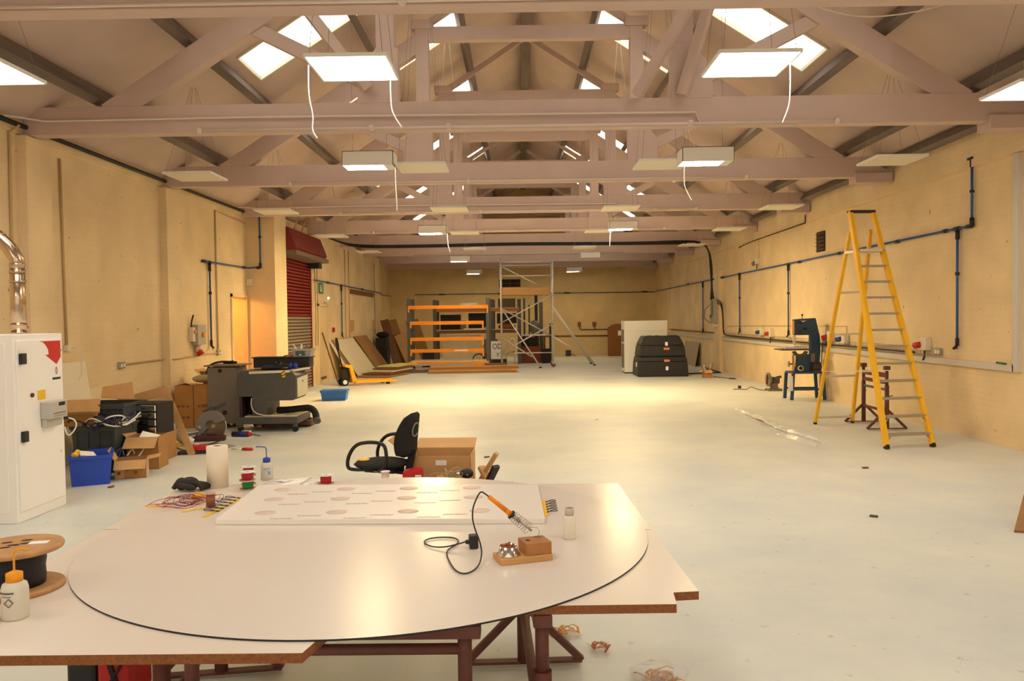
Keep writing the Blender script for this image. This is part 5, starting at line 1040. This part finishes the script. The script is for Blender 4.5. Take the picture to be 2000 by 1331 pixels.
# ================================================================ BLACK TUBS, WHITE CABINET, BOXES BY THE RIGHT WALL
def moulded(z0, up, label):
    t = thing('black_tub', label, 'tub', (3.83, 21.75, z0), 0, 'stacked black moulded tubs')
    w, d, h = .68, .52, .54
    if not up: bot = [(-w, -d, 0), (w, -d, 0), (w, d, 0), (-w, d, 0)]; mid = [(-w*.97, -d*.97, h*.75), (w*.97, -d*.97, h*.75), (w*.97, d, h*.75), (-w*.97, d, h*.75)]; top = [(-w*.92, -d*.9, h), (w*.92, -d*.9, h), (w*.92, d*.9, h), (-w*.92, d*.9, h)]
    else: bot = [(-w*.92, -d*.9, 0), (w*.92, -d*.9, 0), (w*.92, d*.9, 0), (-w*.92, d*.9, 0)]; mid = [(-w*.86, -d*.86, h*.55), (w*.86, -d*.86, h*.55), (w*.86, d*.86, h*.55), (-w*.86, d*.86, h*.55)]; top = [(-w*.7, -d*.68, h), (w*.7, -d*.68, h), (w*.7, d*.68, h), (-w*.7, d*.68, h)]
    hm = h*(.55 if up else .75)
    MB().hexa(bot, mid).hexa(mid, top).build('shell', mat('black_moulded', (30, 28, 28), .45, bump=.3, bscale=30), t, .03)
    z1 = .62 if up else .30; yy = -d*.9 if up else -d
    MB().box((.1, -d*(.86 if up else .985)-.012, h*.62 if up else h*.42), (.07, .012, .1)).build('white_label', papr, t)
    MB().box((.1, -d*(.9 if up else .985)-.012, h*.38 if up else h*.8), (.15, .012, .06)).build('pink_label', mat('pink_label', (226, 130, 110), .6), t)
    if up:
        for q in (-.3, -.1, .25, .4): MB().box((q, -.1, h+.0), (.12, .2, .03)).build('rib', MATS['black_moulded'], t, .008)
    MB().box((-w*(.8 if up else .99), -d*.45, h*.6), (.02, .06, .12)).build('side_label', papr, t)
    return t
moulded(.0, False, 'lower black moulded plastic tub with a flat base, before the white cabinet')
moulded(.545, True, 'upper black moulded tub with chamfered top, stacked on the lower one')
t = thing('white_unit', 'tall white cabinet standing behind the stacked black tubs', 'cabinet', (3.6, 22.9, 0)); MB().span((-.62, -.3, .04), (.6, .4, 1.5)).build('body', white_p, t, .01); MB().span((-.6, -.28, 0), (.58, .38, .04)).build('plinth', dgrey, t)
MB().span((-.635, -.2, .9), (-.62, .25, 1.25)).span((-.632, -.2, .15), (-.62, .25, .85)).build('side_window', mgrey, t, .003); MB().span((-.62, -.305, 1.2), (.6, -.3, 1.21)).build('seam', cream_p, t)
c1 = carton((4.13, 33.1, 0), .85, .6, 1.2, 0, 'tall brown carton in the far right corner behind the white cabinet', open_=False, m_=mat('deep_carton', (140, 94, 50), .85)); MB().box((.0, -.305, .95), (.14, .01, .2)).build('label', papr, c1)
MB().hexa([(-.43, -.3, 1.2), (.43, -.3, 1.2), (.43, 0, 1.2), (-.43, 0, 1.2)], [(-.3, -.2, 1.3), (.43, -.25, 1.25), (.43, 0, 1.3), (-.1, 0, 1.33)]).build('bulging_flap', MATS['deep_carton'], c1)
c1 = carton((4.88, 20.75, 0), .2, .18, .2, .1, 'small open carton of sticks on the floor by the right wall', (2.4, 2.2, 2.2, 2.2))
for k in range(6): MB().rod((-.05+.02*k, .0, .05), (-.16+.07*k, .02*k-.04, .3+.04*(k % 3)), .006).build('stick', (rust, white_p, woodd)[k % 3], c1)
wallpipe([(4.55, 21.9, .03), (5.1, 22.0, .03), (5.6, 22.2, .03), (5.68, 24.5, .03)], .018, blackc, 'floor_cable', 'black cable along the floor behind the small carton of sticks', 'cable')
wallpipe([(5.1, 20.9, .012), (5.3, 20.4, .012), (5.5, 20.3, .012), (5.3, 20.15, .012), (5.45, 20.0, .012)], .008, rust, 'floor_flex', 'short brown flex squiggle on the floor by the right wall', 'cable')
# ================================================================ SCAFFOLD TOWER
t = thing('scaffold_tower', 'aluminium scaffold tower on wheels near the back wall', 'scaffold', (.25, 26.5, 0))
x0, x1, y0, y1, TZ = -.6, 1.1, 26.0, 26.9, 3.62
P = lambda x, y, z: (x, y, z)
for x in (x0, x1):
    for y in (y0, y1):
        W_(t).rod((x, y, .14), (x, y, TZ), .026).build('standard', alu, t)
        c_ = W_(t).rod((x, y-.02, .07), (x, y+.02, .07), .07).build('caster_wheel', mat('caster_red', (120, 44, 36), .5), t); W_(t).box((x, y, .13), (.07, .08, .05)).build('caster_fork', steel, c_)
    g = W_(t)
    for z in (.45, .95, 1.45, 1.95, 2.45, 2.95, 3.45): g.rod((x, y0, z), (x, y1, z), .018)
    g.build('frame_rungs', alu, t)
def brace(a, b, r=.02, nm='diagonal_brace'): W_(t).rod(a, b, r).build(nm, alu, t)
for z in (.48, 3.0, 3.45): brace((x0, y0-.03, z), (x1, y0-.03, z), .018, 'horizontal_brace')
brace((x0, y1+.03, 3.4), (x1, y1+.03, 3.4), .018, 'horizontal_brace')
brace((x0, y0-.05, .5), (x1, y0-.05, 1.42)); brace((x0, y0-.05, 1.47), (x1, y0-.05, 2.38)); brace((x0, y0-.05, 3.33), (x0+1.3, y0-.05, 2.65)); brace((x0, y1+.05, 1.95), (x1, y1+.05, 1.0)); brace((x0, y0-.05, 1.0), (x0+1.0, y0-.05, .35))
brace((x0, y0, 1.98), (.66, 25.6, .03), .024, 'outrigger'); brace((x1, y1, 1.98), (2.47, 27.6, .03), .026, 'outrigger'); brace((x1, y0, 1.98), (2.5, 26.6, .03), .026, 'outrigger')
brace((x1, y1, 1.02), (2.3, 27.4, .25), .02, 'outrigger_stay'); brace((x1-.0, y0, 1.0), (2.35, 26.5, .22), .018, 'outrigger_stay')
for q in ((.66, 25.6), (2.47, 27.6), (2.5, 26.6)): W_(t).rod((*q, 0), (*q, .04), .06, .03).build('rubber_foot', rubber, t)
W_(t).span((x0+.03, y0+.03, 2.38), (x1-.03, y1-.03, 2.43)).build('platform', wood, t)
W_(t).span((x0+.03, y1-.06, 2.43), (x1-.08, y1-.035, 2.66)).span((x0+.03, y0+.05, 2.43), (x1-.12, y0+.07, 2.62)).build('toe_board', wood, t)
# ================================================================ PALLET RACKING
def rackbeam(t, xa, xb, y, z, m_, hook=True, h=.11):
    b = W_(t).span((xa, y-.03, z-h/2), (xb, y+.02, z+h/2)).build('beam', m_, t, .004)
    if hook:
        W_(t).span((xb-.05, y-.045, z-.2), (xb, y-.03, z+h/2)).build('hook_plate', m_, b); W_(t).span((xa, y-.045, z-.16), (xa+.05, y-.03, z+h/2)).build('hook_plate', m_, b)
    return b
slate = mat('rack_upright', (84, 84, 80), .5)
t = thing('orange_racking', 'pallet rack with grey uprights and five bright orange front beams', 'rack', (-2.25, 25.5, 0))
for x in (-3.5, -1.0):
    for y in (25.15, 26.05): W_(t).span((x-.06, y-.05, 0), (x+.05, y+.05, 2.28)).build('upright', slate, t, .005)
    g = W_(t)
    for k, z in enumerate((.3, .8, 1.3, 1.8)): g.bar((x, 25.15, z), (x, 26.05, z+(.45 if k % 2 else .0)), .03)
    g.build('upright_bracing', slate, t)
for z in (2.0, 1.5, .99, .62, .22): rackbeam(t, -3.52 if z in (2.0, .22) else -3.46, -.98 if z in (2.0, .22) else -1.13, 25.08, z, orange)
b = [c for c in t.children if c.name.startswith('beam')][3]; W_(t).box((-1.85, 25.045, .62), (.42, .004, .04)).build('white_sticker', papr, b)
W_(t).span((-3.45, 25.06, .275), (-1.05, 26.0, .3)).build('bottom_board', ply, t)
t = thing('rear_racking', 'second rack of dark shelves standing behind the orange one', 'rack', (-1.8, 28.6, 0))
for x in (-3.0, -.95, 0.0):
    for y in (28.2, 29.1): W_(t).span((x-.07, y-.05, 0), (x+.06, y+.05, 2.3)).build('upright', slate, t, .005)
tanb = mat('tan_beam', (184, 112, 62), .5)
for z, mm in ((1.93, tanb), (1.16, woodd)):
    rackbeam(t, -2.95, 0, 28.15, z, mm, False); rackbeam(t, -2.95, 0, 29.1, z, mm, False); W_(t).span((-2.95, 28.15, z+.055), (0, 29.1, z+.075)).build('shelf_board', ply, t)
bx = lambda c, d, nm, mm, lb, cat='box', rz=0, grp=None: one(MB().box(c, d, rz), nm, mm, lb, cat, grp, .01)
bx((-2.5, 28.85, 1.5), (.72, .3, .55), 'stored_box', MATS['very_dark'] if 'very_dark' in MATS else mat('very_dark', (22, 20, 20), .6), 'long black box at the left of the upper rack bay behind the orange beams')
bx((-2.02, 28.5, 1.40), (.2, .25, .33), 'stored_box', mgrey, 'upright grey container on the rear rack shelf')
bx((-1.45, 28.85, 1.53), (.78, .4, .58), 'stored_box', mat('very_dark', (22, 20, 20), .6), 'large black box in the middle of the rear rack shelf')
bx((-.45, 28.65, 1.62), (.7, .6, .36), 'stored_box', MATS['very_dark'], 'black box above the brown sack at the right of the rear rack')
bx((-.45, 28.65, 2.17), (.62, .6, .32), 'stored_box', mat('olive_box', (96, 82, 56), .7), 'olive box on the very top of the rear rack')
bx((-1.6, 28.4, 1.255), (.8, .3, .04), 'stored_sheet', papr, 'pale sheet lying flat on the rear rack shelf', 'sheet')
one(MB().ball((-.45, 28.5, 1.32), .2, sc=(1.6, 1, .6)), 'brown_sack', mat('sack_brown', (150, 92, 54), .85), 'brown sack slumped on the right of the rear rack shelf', 'sack')
one(MB().ball((-1.1, 28.35, 1.29), .09, sc=(2, 1, .5)), 'rag_heap', ply, 'small heap of pale rags at the end of the rear shelf', 'rag')
one(MB().rod((-2.1, 28.4, 2.1), (-1.5, 28.4, 2.1), .09), 'white_roll', papr, 'white roll lying on the top shelf behind the top orange beam', 'roll')
bx((-2.3, 28.3, .52), (.9, .06, 1.03), 'stored_board', ply, 'cream board standing left half below the rear rack shelf', 'board'); bx((-1.65, 28.33, .52), (.5, .06, 1.03), 'stored_board', ply, 'cream board standing beside another below the rear rack shelf', 'board')
bx((-1.05, 28.6, .62), (.5, .5, .5), 'stored_box', mgrey, 'grey case on the floor level of the rear rack'); bx((-1.05, 28.6, .18), (.6, .5, .36), 'stored_box', woodd, 'brown crate at floor level under the grey case')
t = thing('letter_sign', 'white sign board with black letters partly hidden behind the rack upright', 'sign', (-.78, 27.3, .22)); MB().span((-.25, -.02, 0), (.2, 0, .62)).build('board', papr, t); text('OD', .26, (.0, -.022, .43), (PI/2, 0, 0), black, t, sx=.8); text('Y', .2, (.02, -.022, .14), (PI/2, 0, 0), black, t)
bx((-.7, 27.4, .11), (.5, .3, .21), 'black_box', black, 'black box under the lettered sign board')
for k, (x, y, z0, h, w, mm, lb) in enumerate(((.18, 29.2, 1.0, 1.45, .07, mat('blue_grey', (70, 84, 104), .5), 'blue grey pole standing behind the scaffold'), (.36, 29.3, 0, 2.1, .05, black, 'thin black pole standing in the store behind the scaffold'), (.62, 29.3, 0, 2.5, .11, black, 'tall thick black post behind the scaffold'), (.8, 29.4, 0, 2.2, .14, mgrey, 'brown grey plank standing beside the black post'), (1.12, 29.0, .0, 1.4, .07, black, 'short black post right of the heap behind the scaffold'))):
    one(MB().span((x-w/2, y-.04, 0), (x+w/2, y+.04, z0+h if z0 == 0 else 2.35)), 'standing_pole', mm, lb, 'post')
t = thing('work_bench', 'white topped bench loaded with scrap behind the scaffold tower', 'bench', (.45, 28.9, 0)); MB().span((-.5, -.3, .98), (.5, .3, 1.02)).build('top', papr, t)
for a in (-.45, .45):
    for b in (-.25, .25): MB().span((a-.03, b-.03, 0), (a+.03, b+.03, .98)).build('leg', woodd, t)
bx((.35, 28.75, .3), (.85, .5, .6), 'brown_carton', mat('red_brown_carton', (128, 66, 40), .85), 'reddish brown carton under the white topped bench', 'box'); bx((.35, 28.85, .76), (.7, .45, .3), 'dark_case', darkvoid, 'dark case on the brown carton under the bench', 'case')
one(MB().ball((.55, 28.9, 1.28), .26, sc=(.8, .8, 1.0)), 'wrapped_bundle', mgrey, 'grey wrapped bundle sitting on the white topped bench', 'bundle')
bx((.93, 28.4, .26), (.3, .3, .52), 'dark_bin', darkvoid, 'dark bin at the right end of the bench', 'bin')
t = thing('wheel_trolley', 'wire trolley wheel and frame half hidden under the orange rack', 'trolley', (-1.4, 27.0, 0)); MB().tube([(.2*math.cos(q), 0, .22+.2*math.sin(q)) for q in (2*PI*k/20 for k in range(20))], .02, 8, True).build('tyre', rubber, t); MB().rod((0, -.03, .22), (0, .03, .22), .06).build('hub', steel, t)
for k in range(6): q = k*PI/3; MB().rod((0, 0, .22), (.19*math.cos(q), 0, .22+.19*math.sin(q)), .006).build('spoke', steel, t)
t = thing('aluminium_trolley', 'pale tubular trolley frame leaning beside the lettered sign', 'trolley', (-.3, 27.5, 0)); MB().tube([(-.2, 0, .02), (-.15, 0, .6), (0, 0, .95), (.12, 0, .9), (.15, 0, .5), (.12, 0, .02)], .03, smooth=2).build('frame', alu, t); MB().bar((-.16, 0, .4), (.14, 0, .45), .04, .06).build('cross_plate', mgrey, t)
# stock on the floor in front of the rack
t = thing('bracing_stock', 'grey steel lattice frame lying on the floor before the orange rack', 'steel frame', (-2.9, 24.3, 0))
W_(t).bar((-4.0, 24.5, .2), (-1.45, 24.6, .22), .08, .05).build('chord', steel, t); W_(t).bar((-3.6, 23.9, .05), (-2.6, 23.95, .05), .08, .08).build('chord', slate, t)
for a, b in (((-3.9, 24.5, .2), (-3.0, 24.0, .06)), ((-2.3, 24.6, .2), (-3.0, 24.0, .06)), ((-2.3, 24.6, .2), (-1.7, 24.1, .06)), ((-1.6, 24.6, .2), (-1.6, 24.2, .05))): W_(t).bar(a, b, .04, .04).build('lattice_bar', steel, t)
for k in range(4): one(MB().bar((-2.75+.02*k, 23.55+.06*k, .03+.055*k), (-.1+.03*k, 23.8+.06*k, .03+.055*k), .22, .05, up=(0, 0, 1)), 'timber_plank', (brownb, wood, brownb, wood)[k], ('lowest', 'second', 'third', 'topmost')[k]+' long timber plank stacked on the floor before the rack', 'plank', 'long planks before the rack')
one(MB().box((-.75, 23.85, .255), (.65, .14, .05), .05), 'dark_offcut', woodd, 'short dark offcut lying on the right end of the plank stack', 'offcut')
for k, (a, b) in enumerate((((-4.2, 24.0, .09), (-3.9, 24.05, .09)), ((-4.0, 24.3, .05), (-1.6, 24.35, .05)))): one(MB().bar(a, b, .12 if k else .18, .1 if k else .18), 'orange_beam', orange, ('short orange beam end at the left of the steel frame', 'spare orange rack beam lying under the grey steel frame')[k], 'beam')
one(MB().box((-1.25, 24.35, .13), (.16, .1, .2), .0), 'orange_bracket', orange, 'upright orange bracket on the floor before the rack', 'bracket')
# flat pale boards near the pallet truck
for k in range(5): one(MB().box((-3.95+.05*k, 22.9+.35*k, .03+.05*k), (.95-.08*k, 1.6, .035), -.25), 'flat_board', (brownb, woodd, ply, woodd, mat('lime_board', (220, 206, 120), .7))[k], ('lowest', 'second lowest', 'middle', 'second from top', 'topmost pale yellow')[k]+' board of the low stack beside the pallet truck', 'board', 'low stack of boards on the floor')
# leaning boards on the left wall
def wallboard(y0, y1, h, foot, dx, m_, label, skew=.0, th=.02):
    xa = -5.1+foot; xb = -5.09+dx
    return lean([(xa, y0, 0), (xa+.06, y1, 0), (xb, y1-skew, h), (xb, y0-skew, h)], -th, m_, 'leaning_board', label, 'board', 'boards leaning on the left wall')
wallboard(22.4, 24.9, 1.08, .55, .05, mat('cream_board', (226, 214, 182), .6), 'large cream board leaning on the left wall behind the pallet truck', .9)
wallboard(22.2, 23.0, 1.09, .46, .02, brownb, 'brown board edge leaning just left of the large cream board', .9)
wallboard(22.0, 22.8, 1.1, .4, .0, mat('white_board', (232, 226, 210), .6), 'white board edge leaning left of the large cream board', .9)
wallboard(25.1, 27.0, 1.12, .6, .04, brownb, 'wide brown board leaning right of the large cream board', .9)
one(MB().bar((-4.75, 20.6, .02), (-5.06, 20.3, 1.32), .04, .02), 'leaning_batten', woodd, 'thin dark batten leaning by the cream fire door', 'batten')
for k, (ya, xa, h, w, mm, lb) in enumerate(((28.2, -4.35, 1.62, .3, woodd, 'tall dark plank leaning at the left of the corner stack'), (28.7, -4.2, 1.6, .42, brownb, 'tall brown board leaning in the corner stack'), (28.4, -4.0, 1.05, .12, woodd, 'narrow dark strip in front of the corner stack'), (28.3, -3.75, 1.1, .55, cardl, 'short light brown board at the front of the corner stack'), (30.0, -3.6, 1.6, .5, brownb, 'board with curved white decal at the back of the corner stack'))):
    one(MB().bar((xa, ya, .01), (xa-.55, ya+.5, h), w, .03, up=(.3, -1, 0)), 'corner_board', mm, lb, 'board', 'boards in the corner stack')
bx((-4.8, 27.7, .3), (.42, .7, .6), 'dark_bin', darkvoid, 'dark green bin between the leaning boards', 'bin'); bx((-4.8, 27.7, .8), (.38, .6, .4), 'dark_box', MATS['very_dark'], 'black box with clutter above the dark bin', 'box')
one(MB().ball((-4.78, 27.7, 1.1), .16, sc=(1.5, 1, .7)), 'dark_cloth', fabric, 'dark cloth heap on top of the black box by the left wall', 'cloth')
bx((-3.1, 27.0, .3), (.4, .5, .6), 'dark_box', MATS['very_dark'], 'black box on the floor seen through the left of the orange rack', 'box')
# pallet truck
truck_o = mat('yellow_orange_paint', (248, 172, 26), .45)
t = thing('pallet_truck', 'orange pallet truck with black tiller by the roller shutter', 'pallet truck', (-4.3, 19.65, 0), .55)
for s in (-1, 1): MB().prism([(.12, s*.19-.08, .06), (1.15, s*.19-.08, .06), (1.25, s*.19-.08, .09), (1.2, s*.19-.08, .115), (.12, s*.19-.08, .12)], (0, .16, 0)).build('fork', truck_o, t, .005); MB().rod((1.0, s*.19-.05, .04), (1.0, s*.19+.05, .04), .04).build('load_roller', rubber, t)
MB().prism([(.08, -.2, .08), (.2, -.2, .08), (.06, -.2, .52), (-.12, -.2, .52), (-.12, -.2, .47), (.0, -.2, .45)], (0, .4, 0)).build('back_plate', truck_o, t, .006)
MB().span((-.12, -.09, .12), (.03, .09, .44)).rod((-.06, 0, .3), (-.06, 0, .48), .05).build('hydraulic_unit', black, t, .01)
for s in (-1, 1):
    w_ = MB().rod((-.1, s*.11-.03, .095), (-.1, s*.11+.03, .095), .095, n=24).build('steer_wheel', rubber, t); MB().rod((-.1, s*.145-.002, .095), (-.1, s*.145+.002, .095), .055, n=18).build('hub_cap', white_p, w_)
MB().rod((-.1, 0, .35), (-.22, 0, .88), .02).build('tiller', black, t)
MB().tube([(-.22, -.0, .86), (-.22, -.06, .95), (-.25, -.06, 1.12), (-.26, 0, 1.2), (-.25, .06, 1.12), (-.22, .06, .95), (-.22, 0, .86)], .022, 8, smooth=1).build('handle_loop', black, t)
# stray specks on the floor
random.seed(9)
for k, (x, y) in enumerate(((-4.05, 7.75), (1.2, 12.5), (-.4, 9.2), (2.8, 6.3), (3.6, 8.3))):
    one(MB().box((x, y, .008), (.06, .03, .014), random.random()*3), 'floor_scrap', (woodd, papr, woodd, dgrey, woodd)[k], ('brown scrap on the floor just in front of the small carton', 'tiny pale scrap on the open floor mid hall', 'tiny scrap on the floor beyond the cardboard box', 'dark speck on the open floor right of the table', 'dark speck on the floor in front of the ladder')[k], 'scrap')
